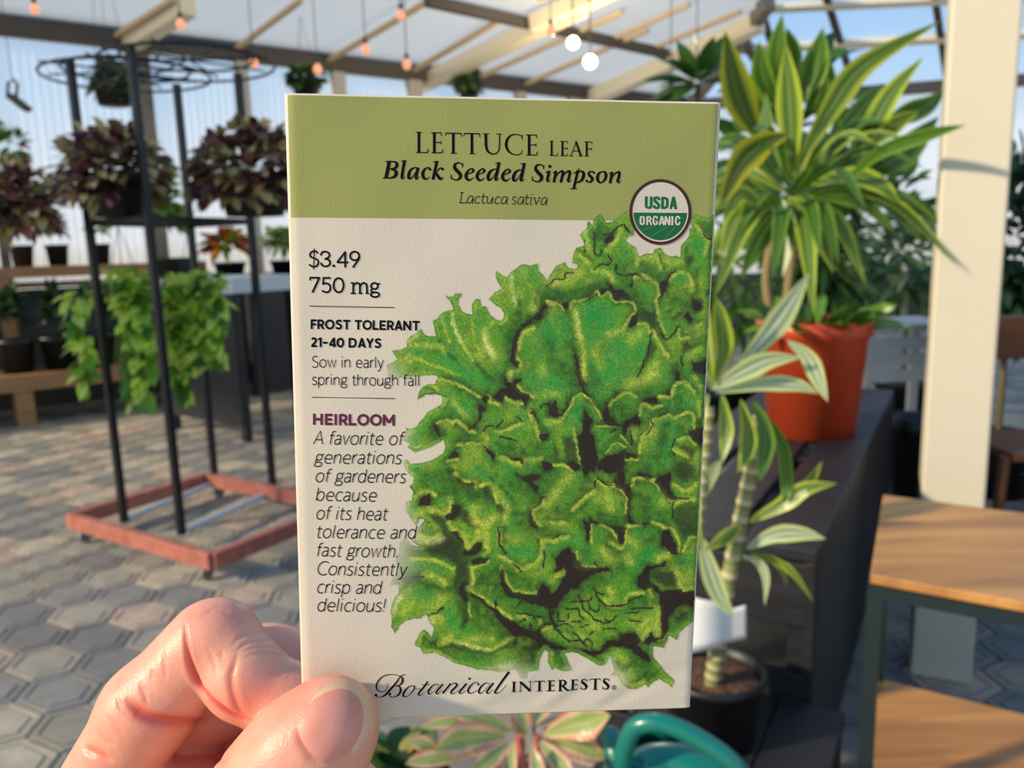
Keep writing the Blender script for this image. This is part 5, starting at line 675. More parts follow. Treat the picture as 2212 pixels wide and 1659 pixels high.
# hanging baskets under the eave
for x, y, Y, R, lab in ((242, 180, 6.2, (.15, .15, .15), 'small hanging basket of green leaves behind the rack top, at left'), (658, 172, 8.4, (.20, .2, .14), 'round hanging basket of green leaves above the packet top left corner'), (1012, 182, 10.2, (.18, .18, .2), 'hanging basket peeping over the middle of the packet top')):
    c = at(x, y, Y); root = empty('hanging_basket', c, lab, 'hanging plant', 'hanging baskets under the roof'); mb = MB(); bush(mb, c + (0, 0, .02), R, 130, .12, .085, [lin(66, 94, 50), lin(88, 116, 60), lin(48, 72, 42), lin(120, 146, 78)], .8); mb.build('foliage', M_LEAF, root)
    r_ = roof(x, y); top = EA[2] + np.dot(c[:2] - EA[:2], EN[:2]) * math.tan(RP); hook_pot(root, c - (0, 0, .16), .14, .16, top)
# a small bracket lamp shape hanging at far left
c = at(44, 215, 6.6); root = empty('hanging_scoop', c, 'small dark metal scoop hanging by the ribbed wall at far left', 'ornament'); mb = MB(); mb.beam(at(20, 205, 6.6), at(62, 238, 6.6), .10, .05, bevel=.015); mb.build('blade', M_DARK, root); m_ = MB(); p_ = at(26, 178, 6.6); m_.tube([at(16, 205, 6.6), at(18, 178, 6.6), at(30, 172, 6.6), at(38, 182, 6.6), at(36, 210, 6.6)], .012, 8); top = EA[2] + np.dot(p_[:2] - EA[:2], EN[:2]) * math.tan(RP); m_.tube([p_ + (0, 0, .02), np.array([p_[0], p_[1], top])], .003, 5); m_.build('hanger', M_DARK, root)
# bulbs of the string lights
M_BULB = mat('amber_bulb', lin(236, 150, 104), rough=.15, emit=((1.0, .42, .22), .75)); M_SOCK = mat('bulb_socket', lin(52, 46, 44), rough=.5)
BULBS = [(75, 20, 4.0, 'leftmost glowing bulb hanging near the top left corner'), (390, 52, 4.6, 'glowing bulb hanging before the cream rafter at left'), (866, 33, 4.8, 'highest glowing bulb of the middle group above the packet'), (790, 107, 6.4, 'glowing bulb hanging left of the long double wire'), (548, 136, 6.6, 'faint bulb hanging against the window left of the packet top'), (686, 150, 7.6, 'bulb right over the round hanging basket'), (879, 140, 6.0, 'glowing bulb hanging before the window post above the packet'), (1190, 67, 7.0, 'bulb hanging under the roof near the dark purlin'), (1505, 157, 6.6, 'upper of two bulbs left of the striped plant'), (1449, 200, 6.6, 'lower of two bulbs just above the packet top right')]
wire = MB()
for x, y, Y, lab in BULBS:
    c = at(x, y, Y); root = empty('string_light_bulb', c, lab, 'bulb', 'bulbs of the string lights'); r = 9.0 * px_size(Y); mb = MB(); mb.lathe(c, [(.001, -r * 1.15), (r * .6, -r * .95), (r, -r * .2), (r * .9, r * .45), (r * .45, r * 1.1), (r * .4, r * 1.3)], 16); mb.build('glass', M_BULB, root, smooth=True)
    s = MB(); s.lathe(c, [(r * .45, r * 1.2), (r * .5, r * 1.3), (r * .5, r * 2.3), (r * .3, r * 2.5), (.001, r * 2.5)], 12); s.build('socket', M_SOCK, root)
    top = EA[2] + np.dot(c[:2] - EA[:2], EN[:2]) * math.tan(RP); k = MB(); k.tube([c + (0, 0, r * 2.4), np.array([c[0], c[1], max(top, c[2] + .3)])], .004, 5); k.build('cord', M_SOCK, root)
# glowing globes added for the bright spots under the roof, source unknown
M_GLOW = mat('glow_globe', (1, .93, .78), rough=.3, emit=((1, .86, .58), 9.0))
for x, y, Y, r, lab in ((1238, 92, 8.2, 12, 'glowing globe added for a bright spot under the roof, the upper of two'), (1275, 133, 8.2, 13, 'glowing globe added for a bright spot under the roof, the lower of two')):
    c = at(x, y, Y); root = empty('roof_glow', c, lab, 'glow', 'added glows under the roof'); mb = MB(); mb.ball(c, r * px_size(Y), 20, 12); mb.build('globe', M_GLOW, root, smooth=True); top = EA[2] + np.dot(c[:2] - EA[:2], EN[:2]) * math.tan(RP); k = MB(); k.tube([c + (0, 0, r * px_size(Y) * .95), np.array([c[0], c[1], max(top, c[2] + .1)])], .008, 6); k.build('stem', M_SOCK, root)
    ld = bpy.data.lights.new('added_glow_light', 'POINT'); ld.energy = 55; ld.color = (1, .80, .48); ld.shadow_soft_size = .12; lo = bpy.data.objects.new('added_glow_light', ld); COL.objects.link(lo); lo.parent = root; lo.location = (0, 0, -r * px_size(Y) - .14)  # point light added to brighten the rafters round the globe
# ------------------------------------------------------------------ right side: black tiered stand, plants, timber and steel shelf
ZT = .75
def tier():
    a, b = atz(1765, 1192, ZT), atz(1932, 842, ZT); d = unit(b - a); s = np.array([-d[1], d[0], 0.])      # s: to the left
    root = empty('tiered_stand', ((a + b) / 2 * np.array([1, 1, 0])), 'black stained slatted plant stand holding the orange pot', 'plant stand'); ax = np.array([d, s, [0, 0, 1]]); L = np.linalg.norm(b - a)
    def plank(nm, off, z, w_, th=.03, x0=0.0, x1=None, vert=False):
        x1 = L if x1 is None else x1; c = a + d * (x0 + x1) / 2 + s * (off + (0 if vert else w_ / 2)); mb = MB(); mb.box((c[0], c[1], z - (w_ if vert else th) / 2), (x1 - x0, th if vert else w_, w_ if vert else th), ax, bevel=.003); return mb.build(nm, M_DKWOOD, root)
    plank('top_plank', .0, ZT, .155); plank('top_plank', .19, ZT, .155); plank('top_plank', .38, ZT, .155)
    plank('side_board', .012, ZT - .03, .66, .022, vert=True)
    for z in (.70, .47): pass
    # end boards across the near end and the step below
    for z, h in ((ZT - .035, .15), (ZT - .30, .14), (ZT - .52, .12)):
        c = a + s * .27 + d * .012; mb = MB(); mb.box((c[0], c[1], z - h / 2), (.024, .52, h), ax, bevel=.003); mb.build('end_board', M_DKWOOD, root)
    for o in (.03, .50):
        for x in (.05, L - .05): c = a + d * x + s * o; mb = MB(); mb.box((c[0], c[1], (ZT - .03) / 2), (.06, .06, ZT - .03), ax); mb.build('leg', M_DKWOOD, root)
    c = a + s * .27 + d * L / 2; mb = MB(); mb.box((c[0], c[1], .25), (L - .1, .46, .02), ax); mb.build('low_shelf', M_DKWOOD, root)
    return a, d, s, ax
TA, TD, TS, TAX = tier()
# lower step in front, carrying the cane plant
ZL = .40; c0 = atz(1580, 1640, ZL); root = empty('low_step', (c0[0], c0[1], 0), 'low black slatted step in front of the tiered stand, under the cane plant', 'plant stand')
for k in range(3):
    c = c0 + TS * (.17 - .14 * k) + TD * .04; mb = MB(); mb.box((c[0], c[1], ZL - .015), (.46, .135, .03), TAX, bevel=.003); mb.build('plank', M_DKWOOD, root)
for o in (.21, -.15):
    for x in (-.15, .23): c = c0 + TD * x + TS * o; mb = MB(); mb.box((c[0], c[1], (ZL - .03) / 2), (.05, .05, ZL - .03), TAX); mb.build('leg', M_DKWOOD, root)
# orange pot with the big striped plant
PY = 2.70; KY = PY / 1.98; pc = at(1752, 900, PY); pc = np.array([pc[0], pc[1], ZT]); root = empty('striped_dracaena', pc, 'large lime striped dracaena in an orange plastic pot beside the white post', 'plant'); BIG = root
pr = 114 * px_size(PY); ph = (at(1752, 690, PY)[2] - ZT); pot(root, pc, pr, ph, M_TERRA, taper=.80)['label'] = 'orange plastic pot'
mb = MB(); CB = [lin(120, 104, 70), lin(150, 128, 92)]
for spec, r in (("1668,700 1655,600 1672,500 1690,430", .016), ("1690,705 1704,610 1712,520 1700,420", .015)):
    q = P(spec); pts = smooth_line3([at(x, y, PY + .02) for x, y in q], 5); mb.tube(pts, r, 8, col=lin(136, 120, 84))
mb.build('cane', M_STEM, root)
mb = MB()
for spec, Y0, Y1, kind, wp, tw in (("1639,300 1592,200 1566,68", 1.95, 1.85, 'gold', 72, .3), ("1713,380 1706,230 1697,92", 1.9, 1.86, 'lime', 56, -.2), ("1722,360 1795,232 1868,140 2030,46", 1.95, 2.0, 'lime', 56, .2), ("1795,392 1860,318 1924,204 1994,124", 1.9, 1.95, 'lime', 52, -.3), ("1556,446 1598,356 1645,312 1708,288", 1.8, 1.75, 'gold', 66, .2), ("1900,280 1945,250 2006,226 2046,184", 2.0, 2.05, 'green', 46, .4), ("1815,405 1900,330 2008,290 2086,270", 1.86, 1.58, 'green', 32, 0), ("1860,385 1950,330 2028,252", 2.05, 2.1, 'green', 66, .3),
    ("1700,425 1742,470 1764,560", 1.88, 1.82, 'lime', 46, .2), ("1690,440 1640,520 1600,600", 1.9, 1.86, 'green', 44, -.2), ("1650,430 1590,470 1556,560", 1.86, 1.82, 'lime', 40, .3), ("1720,440 1800,420 1870,440 1930,500", 1.9, 1.84, 'green', 40, .3), ("1700,420 1760,360 1800,300 1810,240", 1.98, 2.0, 'green', 46, .5), ("1690,400 1660,330 1655,200", 2.0, 2.05, 'green', 50, -.4), ("1750,400 1830,380 1900,400 1950,450", 1.88, 1.8, 'lime', 44, -.4), ("1690,430 1700,500 1690,600", 1.85, 1.8, 'green', 40, .2),
    ("1720,420 1770,500 1800,590", 1.86, 1.8, 'lime', 34, -.2), ("1830,430 1900,420 1990,450 2032,490", 2.0, 1.98, 'green', 40, .2), ("1770,350 1850,250 1905,180", 2.0, 2.05, 'green', 50, .3), ("1860,330 1930,270 1985,240", 1.9, 1.88, 'lime', 40, .4), ("1670,430 1610,400 1570,350", 1.9, 1.86, 'lime', 46, .6), ("1650,450 1600,420 1560,480", 1.84, 1.8, 'lime', 40, .2)):
    traced(mb, spec, Y0 * KY, Y1 * KY, kind, wp, tw)
cc = at(1710, 420, PY)
for k in range(34):
    a_ = RNG.uniform(0, 6.28); p = pc + np.array([pr * .7 * math.cos(a_), pr * .7 * math.sin(a_), ph * .92]); simple_leaf(mb, p, np.array([math.cos(a_), math.sin(a_), RNG.uniform(.4, 1.6)]), RNG.uniform(.14, .26), .05, jit(RNG.choice([lin(96, 140, 58), lin(126, 166, 70), lin(70, 110, 46)]), .12), .8)
for k in range(46):
    d = rnd_dir(-.55, .75); ln = RNG.uniform(.30, .52); p = cc + d * .03; e_pt = p + d * ln - np.array([0, 0, ln * .25]); m_ = p + d * ln * .55 + np.array([0, 0, .03]); blade(mb, [p, m_, e_pt], RNG.uniform(.048, .072), unit(np.array([RNG.uniform(-.4, .4), -.7, 1])), strip_cols(RNG.choice(['lime', 'lime', 'green', 'green', 'green'])), .25)
mb.build('foliage', M_GLOSSLEAF, root)
# plain dark leaved plant behind it
c = at(1715, 150, 3.9); root = empty('dark_broadleaf_plant', c - (0, 0, 1.0), 'dark green broad leaved plant rising behind the striped dracaena', 'plant'); mb = MB()
for spec, wp in (("1700,230 1680,130 1690,30", 50), ("1720,230 1760,150 1778,60", 60), ("1690,240 1650,170 1640,90", 50), ("1740,240 1775,190 1790,120", 55), ("1670,260 1630,230 1615,160", 50), ("1700,200 1712,120 1700,60", 40), ("1760,250 1780,230 1786,160", 40), ("1650,280 1600,260 1580,210", 40)):
    traced(mb, spec, 3.6, 3.5, 'green', wp, RNG.uniform(-.5, .5), .3)
bush(mb, c - (0, 0, .40), (.36, .28, .55), 80, .28, .11, [lin(48, 84, 34), lin(70, 112, 44), lin(38, 66, 32)], .5); mb.build('foliage', M_GLOSSLEAF, root); s = MB(); s.tube([(c[0], c[1], .25), c - (0, 0, .5), c], .02, 8, col=lin(96, 80, 60)); s.build('stem', M_STEM, root); pot(root, np.array([c[0], c[1], 0.0]), .2, .36); root.location.z = root.location.z
# small leafy plant left of it, over the packet corner
c = at(1508, 180, 5.7); root = empty('leafy_tree', (c[0], c[1], 0), 'green leafy plant showing just above the packet top right corner', 'plant'); mb = MB()
for k in range(34): d = rnd_dir(-.3, 1); simple_leaf(mb, c + d * .04, d, .36, .11, jit(RNG.choice([lin(70, 112, 48), lin(98, 140, 60), lin(52, 90, 40)]), .15), .4)
mb.build('foliage', M_GLOSSLEAF, root); s = MB(); s.tube([(c[0], c[1], .2), c], .02, 8, col=lin(96, 80, 60)); s.build('stem', M_STEM, root); pot(root, np.array([c[0], c[1], 0.]), .2, .34)
# cane plant with pale striped tufts in a black pot
CY = 1.47; q = at(1536, 1500, CY); rz = at(1570, 1470, CY)[2]; base = np.array([at(1548, 1500, CY)[0], CY + .03, ZL]); root = empty('cane_plant', base, 'cane plant with pale striped leaf tufts and ringed stem in a black soil filled pot', 'plant'); pot(root, base, 118 * px_size(CY), rz - ZL + .012, M_POTB, taper=.82)
def ringed(spec, r0, r1, Y):
    q = P(spec); pts = smooth_line3([at(x, y, Y) for x, y in q], 14); n = len(pts); mb = MB(); cols = []; rr = []; ph = 0
    for i in range(n):
        ring = (i % 4) == 0; cols.append(lin(206, 188, 150) if ring else lin(132, 136, 84) if i % 4 < 3 else lin(100, 112, 62)); rr.append((r0 + (r1 - r0) * i / (n - 1)) * (1.10 if ring else 1.0))
    mb.tube(pts, rr, 12, col=cols); return mb.build('cane', M_STEM, root, smooth=True)
ringed("1528,1560 1540,1470 1552,1390 1572,1260 1600,1120 1625,1000 1642,900", .0175, .0125, CY); ringed("1500,1180 1514,1080 1524,980 1532,880", .010, .010, CY - .05)
mb = MB()
for spec, Y0, Y1, kind, wp, tw in (("1536,842 1600,805 1660,778 1732,772", 1.42, 1.36, 'pale', 50, .2), ("1545,848 1650,830 1720,832 1768,850", 1.42, 1.38, 'pale', 38, -.2), ("1536,838 1562,760 1556,690 1546,640", 1.42, 1.4, 'lime', 44, .1), ("1580,812 1660,720 1704,660 1748,590", 1.44, 1.46, 'pale', 56, .2), ("1700,735 1745,770 1768,820 1788,868", 1.40, 1.36, 'pale', 40, .2), ("1600,862 1616,930 1612,980 1594,1020", 1.42, 1.4, 'lime', 40, .2), ("1625,862 1652,930 1650,990 1640,1040", 1.43, 1.4, 'green', 42, -.2), ("1560,850 1570,930 1560,1000", 1.41, 1.38, 'lime', 34, .3), ("1540,830 1520,740 1530,660", 1.41, 1.4, 'lime', 40, -.3), ("1640,880 1690,960 1700,1060 1690,1080", 1.45, 1.42, 'green', 30, .3),
    ("1620,1118 1690,1084 1745,1044 1776,996", 1.46, 1.44, 'lime', 30, .2), ("1618,1128 1690,1090 1740,1056 1808,1044", 1.45, 1.4, 'lime', 40, -.1), ("1612,1186 1670,1156 1730,1152 1784,1164", 1.44, 1.38, 'pale', 42, .1), ("1604,1200 1640,1216 1655,1250 1652,1308", 1.44, 1.4, 'pale', 22, .3), ("1620,1196 1680,1214 1715,1240 1758,1300", 1.45, 1.42, 'lime', 18, .2), ("1600,1210 1660,1205 1690,1230 1700,1268", 1.45, 1.43, 'lime', 18, .3), ("1512,1150 1530,1220 1556,1290 1588,1336", 1.42, 1.38, 'pale', 46, .1), ("1520,1080 1540,1020 1560,990", 1.42, 1.4, 'pale', 26, .2), ("1600,1130 1570,1160 1520,1190", 1.44, 1.4, 'lime', 34, .2), ("1510,1060 1500,1120 1515,1190", 1.4, 1.38, 'lime', 30, .2), ("1530,850 1510,900 1500,980", 1.4, 1.38, 'lime', 32, .2)):
    traced(mb, spec, Y0, Y1, kind, wp, tw)
mb.build('foliage', M_GLOSSLEAF, root)
# white paper tag folded round the cane
mb = MB(); vs = []
xs = np.linspace(1480, 1612, 23)
for j, yy in enumerate(np.linspace(0, 1, 7)):
    for x in xs:
        u = (x - 1480) / 132.; top = 1284 + 14 * math.sin(u * 3) + (20 if u > .55 else 0); bot = 1412 - 26 * u + (2 if u < .55 else -6); depth = CY - .022 - .012 * math.sin(min(1, u / .7) * math.pi) + .02 * max(0, u - .6); vs.append(at(x, top + (bot - top) * yy, depth))
mb.add(vs, [(j * 23 + i, j * 23 + i + 1, (j + 1) * 23 + i + 1, (j + 1) * 23 + i) for j in range(6) for i in range(22)]); o = mb.build('paper_tag', mat('white_paper', lin(232, 232, 228), rough=.7), None, smooth=True, at_=vs[0]); tag(o, 'white paper tag wrapped round the ringed stem of the cane plant', 'tag')
sol = o.modifiers.new('thickness', 'SOLIDIFY'); sol.thickness = .0006
# timber and steel shelf unit at the right
ZS_ = .86; M_SHELF = mat('oiled_board', lin(198, 140, 76), rough=.42, wood=((2.2, 22, 4), lin(142, 96, 56), .85)); M_GREENST = mat('dark_green_steel', lin(26, 40, 42), rough=.45, noise=(30, .4, lin(30, 40, 40)))
sb, sf = atz(1908, 1068, ZS_), atz(1880, 1240, ZS_); sd = unit(sf - sb); sr = unit(unit(atz(2212, 1108, ZS_) - sb) + unit(atz(2212, 1300, ZS_) - sf))
root = empty('shelf_stand', (sf[0], sf[1], 0), 'timber topped shelf stand with dark green steel frame at the right edge', 'shelf'); dp = np.linalg.norm(sf - sb); W_ = .62; ax = np.array([sr, -sd, [0, 0, 1]])
ZB_ = at(1886, 1462, sb[1])[2]
for z, ex in ((ZS_, 0.0), (ZB_, .0)):
    c = sf + sr * W_ / 2 - sd * dp / 2; mb = MB(); mb.box((c[0], c[1], z - .009), (W_, dp, .018), ax, bevel=.003); mb.build('shelf_board', M_SHELF, root)
    for o in (.008, dp - .008): q = sf - sd * o; mb = MB(); mb.box((q + sr * W_ / 2)[:2].tolist() + [z - .0295], (W_, .022, .022), ax); mb.build('rail', M_GREENST, root)
    for o in (.008, W_ - .008): q = sf + sr * o - sd * dp / 2; mb = MB(); mb.box((q[0], q[1], z - .0295), (.022, dp, .022), ax); mb.build('rail', M_GREENST, root)
for o in (.008, W_ - .008):
    for k in (.008, dp - .008): q = sf + sr * o - sd * k; mb = MB(); mb.box((q[0], q[1], (ZS_ - .03) / 2), (.024, .024, ZS_ - .03), ax); mb.build('leg', M_GREENST, root)
# behind: dense greenery on low benches, pale slatted bench, chair, pot
M_PALE = mat('pale_slats', lin(214, 214, 208), rough=.5)
q0, q1 = at(1870, 800, 4.75), at(2020, 800, 4.8); sz_ = at(1930, 706, 4.75)[2]; root = empty('slatted_bench', ((q0[0] + q1[0]) / 2, 4.9, 0), 'pale grey slatted bench seen left of the white post', 'bench')
for k in range(5):
    mb = MB(); mb.beam((q0[0], 4.75 + .10 * k, sz_), (q1[0] + .1, 4.80 + .10 * k, sz_), .08, .025); mb.build('slat', M_PALE, root)
for k in range(3): mb = MB(); mb.beam((q0[0], 4.72, sz_ - .10 - .10 * k), (q1[0] + .1, 4.77, sz_ - .10 - .10 * k), .02, .07); mb.build('slat', M_PALE, root)
for x in (q0[0] + .03, q1[0] + .05):
    for y in (4.79, 5.16): mb = MB(); mb.beam((x, y, 0), (x, y, sz_), .05, .05, up=(0, 1, 0)); mb.build('leg', M_PALE, root)
for x, y, Y, R, ln, wd_, cols, lab in ((1610, 610, 6.0, (.46, .3, .62), .19, .32, [lin(120, 158, 64), lin(156, 186, 82), lin(90, 132, 52)], 'mid green leafy plant behind the cane plant, beside the packet'), (1785, 560, 4.6, (.24, .15, .42), .26, .16, [lin(76, 112, 52), lin(108, 146, 64), lin(146, 170, 88), lin(60, 92, 44)], 'narrow leaved green bush behind the orange pot'), (1965, 570, 5.9, (.42, .3, .5), .24, .2, [lin(84, 116, 62), lin(116, 146, 84), lin(168, 184, 126), lin(64, 94, 50)], 'grey green bush right behind, touching the white post'), (2185, 560, 4.2, (.32, .26, .62), .26, .28, [lin(40, 66, 46), lin(56, 86, 58), lin(30, 52, 38)], 'dark leafy plant to the right of the white post'), (1850, 500, 7.9, (1.1, .35, .8), .32, .3, [lin(60, 94, 44), lin(86, 122, 56), lin(48, 76, 38), lin(120, 150, 70)], 'wide dark bush furthest back behind the striped dracaena')):
    c = at(x, y, Y); root = empty('leafy_bush', (c[0], c[1], 0), lab, 'plant', 'leafy plants at the back right'); mb = MB(); bush(mb, c, R, 300, ln, ln * wd_, cols, .6, -.8); mb.build('foliage', M_LEAF, root); s = MB(); s.tube([(c[0], c[1], .25), c], .018, 6, col=lin(104, 96, 66)); s.build('stem', M_STEM, root); pot(root, np.array([c[0], c[1], 0.]), .2, .34)
c = atz(1938, 1085, 0); c = at(1964, 1080, 3.5); root = empty('black_pot', (c[0], c[1], 0), 'black plastic pot standing on the floor behind the stand, left of the white post', 'pot'); pot(root, np.array([c[0], c[1], 0.]), .10, at(1940, 975, 2.9)[2])
# brown chair beyond the post
M_CH = mat('brown_chair_timber', lin(116, 72, 48), rough=.45); c = at(2185, 980, 2.9); root = empty('timber_chair', (c[0], c[1], 0), 'brown timber chair standing right of the white post, behind the shelf stand', 'chair'); zc = c[2]
mb = MB(); mb.box((c[0] + .17, c[1] + .13, zc), (.40, .38, .04), bevel=.01); mb.build('seat', M_CH, root)
for dx, dy in ((-.05, -.04), (.33, -.04), (-.05, .34), (.33, .34)): mb = MB(); mb.tube([(c[0] + dx, c[1] + dy, zc), (c[0] + dx * 1.2 - .02, c[1] + dy, 0)], .02, 8); mb.build('leg', M_CH, root)
mb = MB(); mb.box((c[0] + .14, c[1] + .36, zc + .40), (.42, .03, .18), bevel=.008); mb.beam((c[0] - .05, c[1] + .36, zc), (c[0] - .05, c[1] + .36, zc + .48), .03, .03, up=(0, 1, 0)); mb.beam((c[0] + .33, c[1] + .36, zc), (c[0] + .33, c[1] + .36, zc + .48), .03, .03, up=(0, 1, 0)); mb.build('backrest', M_CH, root)
# front bottom: pink edged plant, watering can, on a low dark table
ZF = .50; c = at(1200, 1700, 1.15); root = empty('low_table', (c[0], c[1], 0), 'low black table under the pink edged plant and the teal watering can', 'table'); mb = MB(); mb.box((c[0] - .07, 1.07, ZF - .015), (.62, .28, .03), bevel=.003); mb.build('table_top', M_DKWOOD, root)
for dx in (-.35, .23):
    for dy in (.96, 1.18): mb = MB(); mb.box((c[0] + dx, dy, (ZF - .03) / 2), (.04, .04, ZF - .03)); mb.build('leg', M_DKWOOD, root)
PKC = lambda: [lin(226, 132, 108), lin(228, 196, 150), lin(150, 166, 88), lin(172, 184, 110), lin(150, 166, 88), lin(228, 196, 150), lin(222, 124, 104)]
pc = at(1130, 1680, 1.10); base = np.array([pc[0], 1.12, ZF]); root = empty('pink_edged_plant', base, 'green plant with cream and pink leaf edges below the packet', 'plant'); pot(root, base, .085, pc[2] - ZF - .05, M_POTB); mb = MB()
def pink(spec, Y0, Y1, wp, tw=0.0, fold=.25):
    q = P(spec); Ys = np.linspace(Y0, Y1, len(q)); pts = [at(x, y, Y) for (x, y), Y in zip(q, Ys)]; t = unit(pts[-1] - pts[0]); f = unit(CAM - pts[len(pts) // 2]); f = unit(f - np.dot(f, t) * t); s = np.cross(t, f); blade(mb, pts, wp * px_size((Y0 + Y1) / 2), f * math.cos(tw) + s * math.sin(tw), PKC(), fold, belly=.6, wave=.05)
for a in (("1095,1590 1040,1592 985,1600 938,1622", 1.08, 1.0, 78), ("1175,1588 1225,1570 1275,1556 1318,1545", 1.08, 1.02, 84), ("1098,1605 1060,1640 1010,1680", 1.05, .98, 60, .3), ("1110,1600 1100,1660 1085,1720", 1.04, .98, 50, .4), ("1165,1600 1200,1640 1240,1690", 1.05, .98, 52, -.2), ("1140,1580 1120,1530 1110,1480", 1.12, 1.16, 56, .3), ("1150,1570 1180,1520 1210,1470", 1.13, 1.18, 56, -.2), ("1110,1580 1040,1550 960,1530", 1.12, 1.12, 66, .4), ("1090,1600 1000,1560 905,1572", 1.12, 1.10, 46, .6), ("1060,1620 980,1625 880,1640", 1.06, 1.04, 50, .5), ("1000,1640 940,1640 876,1650", 1.02, 1.0, 44, .3), ("1180,1600 1250,1610 1310,1640", 1.10, 1.08, 60, .2), ("1150,1610 1160,1660 1170,1720", 1.02, .97, 46, .1), ("1130,1600 1125,1560 1140,1520", 1.14, 1.15, 50, 0), ("960,1640 920,1610 880,1600", 1.04, 1.04, 40, .2)): pink(*a)
mb.build('foliage', M_GLOSSLEAF, root); s = MB()
for spec in ("1135,1720 1130,1650 1120,1590", "1140,1720 1150,1650 1165,1590", "1130,1700 1100,1650 1060,1620"): q = P(spec); s.tube([at(x, y, 1.10) for x, y in q], .006, 7, col=lin(190, 100, 86))
s.build('stem', M_STEM, root)
# teal watering can: rounded body, spout collar and the big loop of its handle
M_TEAL = mat('teal_plastic', lin(20, 114, 98), rough=.3, spec=.5, coat=.2, noise=(8, .2, lin(14, 92, 86))); wy = 1.02; wc = at(1430, 1790, wy); zt = at(1430, 1665, wy)[2]; base = np.array([wc[0], wy + .06, ZF]); root = empty('watering_can', base, 'teal plastic watering can at the bottom edge beside the pink edged plant', 'watering can')
hb = zt - ZF; mb = MB(); R_ = .085; mb.lathe(base, [(.001, 0), (R_ * .95, 0), (R_, .012), (R_ * 1.02, hb * .45), (R_ * .9, hb * .8), (R_ * .62, hb * .98), (R_ * .55, hb), (R_ * .5, hb * .97), (R_ * .8, hb * .75), (R_ * .9, .03), (.001, .02)], 36); mb.build('body', M_TEAL, root, smooth=True)
hp_ = smooth_line3([at(x, y, Y) for x, y, Y in ((1352, 1700, 1.04), (1346, 1640, 1.03), (1366, 1578, 1.02), (1400, 1562, 1.01), (1450, 1568, 1.0), (1520, 1602, .985), (1590, 1655, .97), (1640, 1730, .97))], 6); mb = MB(); mb.tube(hp_, .0135, 14); mb.build('handle', M_TEAL, root, smooth=True)
mb = MB(); mb.tube(smooth_line3([at(x, y, Y) for x, y, Y in ((1352, 1720, 1.05), (1340, 1660, 1.06), (1326, 1610, 1.08), (1316, 1585, 1.10))], 5), [.022] * 5 + [.019] * 5 + [.017] * 6, 14); mb.build('spout', M_TEAL, root, smooth=True)
sp = smooth_line3([at(x, y, Y) for x, y, Y in ((1380, 1665, 1.05), (1420, 1650, 1.06), (1480, 1655, 1.05), (1560, 1690, 1.03))], 5); mb = MB(); mb.tube(sp, .03, 14); mb.build('shoulder', M_TEAL, root, smooth=True)
# green leafy pot just right of the thumb, under the packet
c = at(850, 1690, 1.15); root = empty('dark_leaf_plant', (c[0], 1.12, ZF), 'dark green leafy plant low between the thumb and the pink edged plant', 'plant'); mb = MB(); bush(mb, np.array([c[0], 1.12, c[2] + .035]), (.085, .06, .055), 60, .07, .045, [lin(40, 74, 40), lin(64, 100, 48), lin(150, 146, 72)], .6); mb.build('foliage', M_GLOSSLEAF, root); pot(root, np.array([c[0], 1.12, ZF]), .055, max(.06, c[2] - ZF - .05))
# ------------------------------------------------------------------ the seed packet
_tl, _tr, _br, _bl = (614, 201), (1558, 221), (1491, 1529), (653, 1557)
def _solve_packet():
    A = []
    for (x, y), (u, v) in zip([(0, 0), (1, 0), (1, 1), (0, 1)], [(x - CXP, y - CYP) for x, y in (_tl, _tr, _br, _bl)]):
        A += [[x, y, 1, 0, 0, 0, -u * x, -u * y, -u], [0, 0, 0, x, y, 1, -v * x, -v * y, -v]]
    H = np.linalg.svd(np.array(A, float))[2][-1].reshape(3, 3); K = np.diag([1 / FPX, 1 / FPX, 1])
    a, b, c = K @ H[:, 0], K @ H[:, 1], K @ H[:, 2]; s = 0.0826 / np.linalg.norm(a)
    if c[2] * s < 0: s = -s
    return CAM + ROT @ (c * s), ROT @ (a * s), ROT @ (b * s)
PK0, PKU, PKV = _solve_packet()                           # top left corner, width and height vectors of the 83 x 126 mm packet
PKN = unit(np.cross(PKV, PKU))                            # towards the camera
if np.dot(PKN, CAM - PK0) < 0: PKN = -PKN
_G = np.linalg.inv(np.array([[PKU @ PKU, PKU @ PKV], [PKU @ PKV, PKV @ PKV]]))
def bulge(u, v):
    """height of the filled pouch above its plane, in metres"""
    e = np.clip(np.minimum(np.minimum(u, 1 - u) / .10, np.minimum(v / .06, (1 - v) / .07)), 0, 1)
    s = np.sin(np.pi * np.clip(u, 0, 1)) * np.sin(np.pi * np.clip(v, 0, 1)) ** .6
    b = .0011 * s * e ** .5
    low = np.clip((v - .90) / .06, 0, 1) * np.clip((1 - v) / .02, 0, 1)
    ph = u * 11 + v * 30 + .8 * np.sin(u * 9)
    b = b + low * (.00010 * np.sin(2 * np.pi * ph / 2.2) * np.clip((u - .2) / .1, 0, 1) + .00004 * np.sin(ph * 5.1 + 1))
    b = b - .0004 * np.exp(-(u / .012) ** 2) - .0003 * np.exp(-((1 - u) / .008) ** 2)
    return b + .00010 * np.sin(u * 21 + v * 6) * np.sin(v * 17 + 2)
def print_uv(px):
    """print (photo) coordinates -> packet u, v"""
    px = np.asarray(px, float); d = np.stack([(px[:, 0] - CXP) / FPX, (px[:, 1] - CYP) / FPX, np.ones(len(px))], 1) @ ROT.T
    t = (PK0 - CAM) @ PKN / (d @ PKN); q = CAM + d * t[:, None] - PK0
    return np.stack([q @ PKU, q @ PKV], 1) @ _G.T
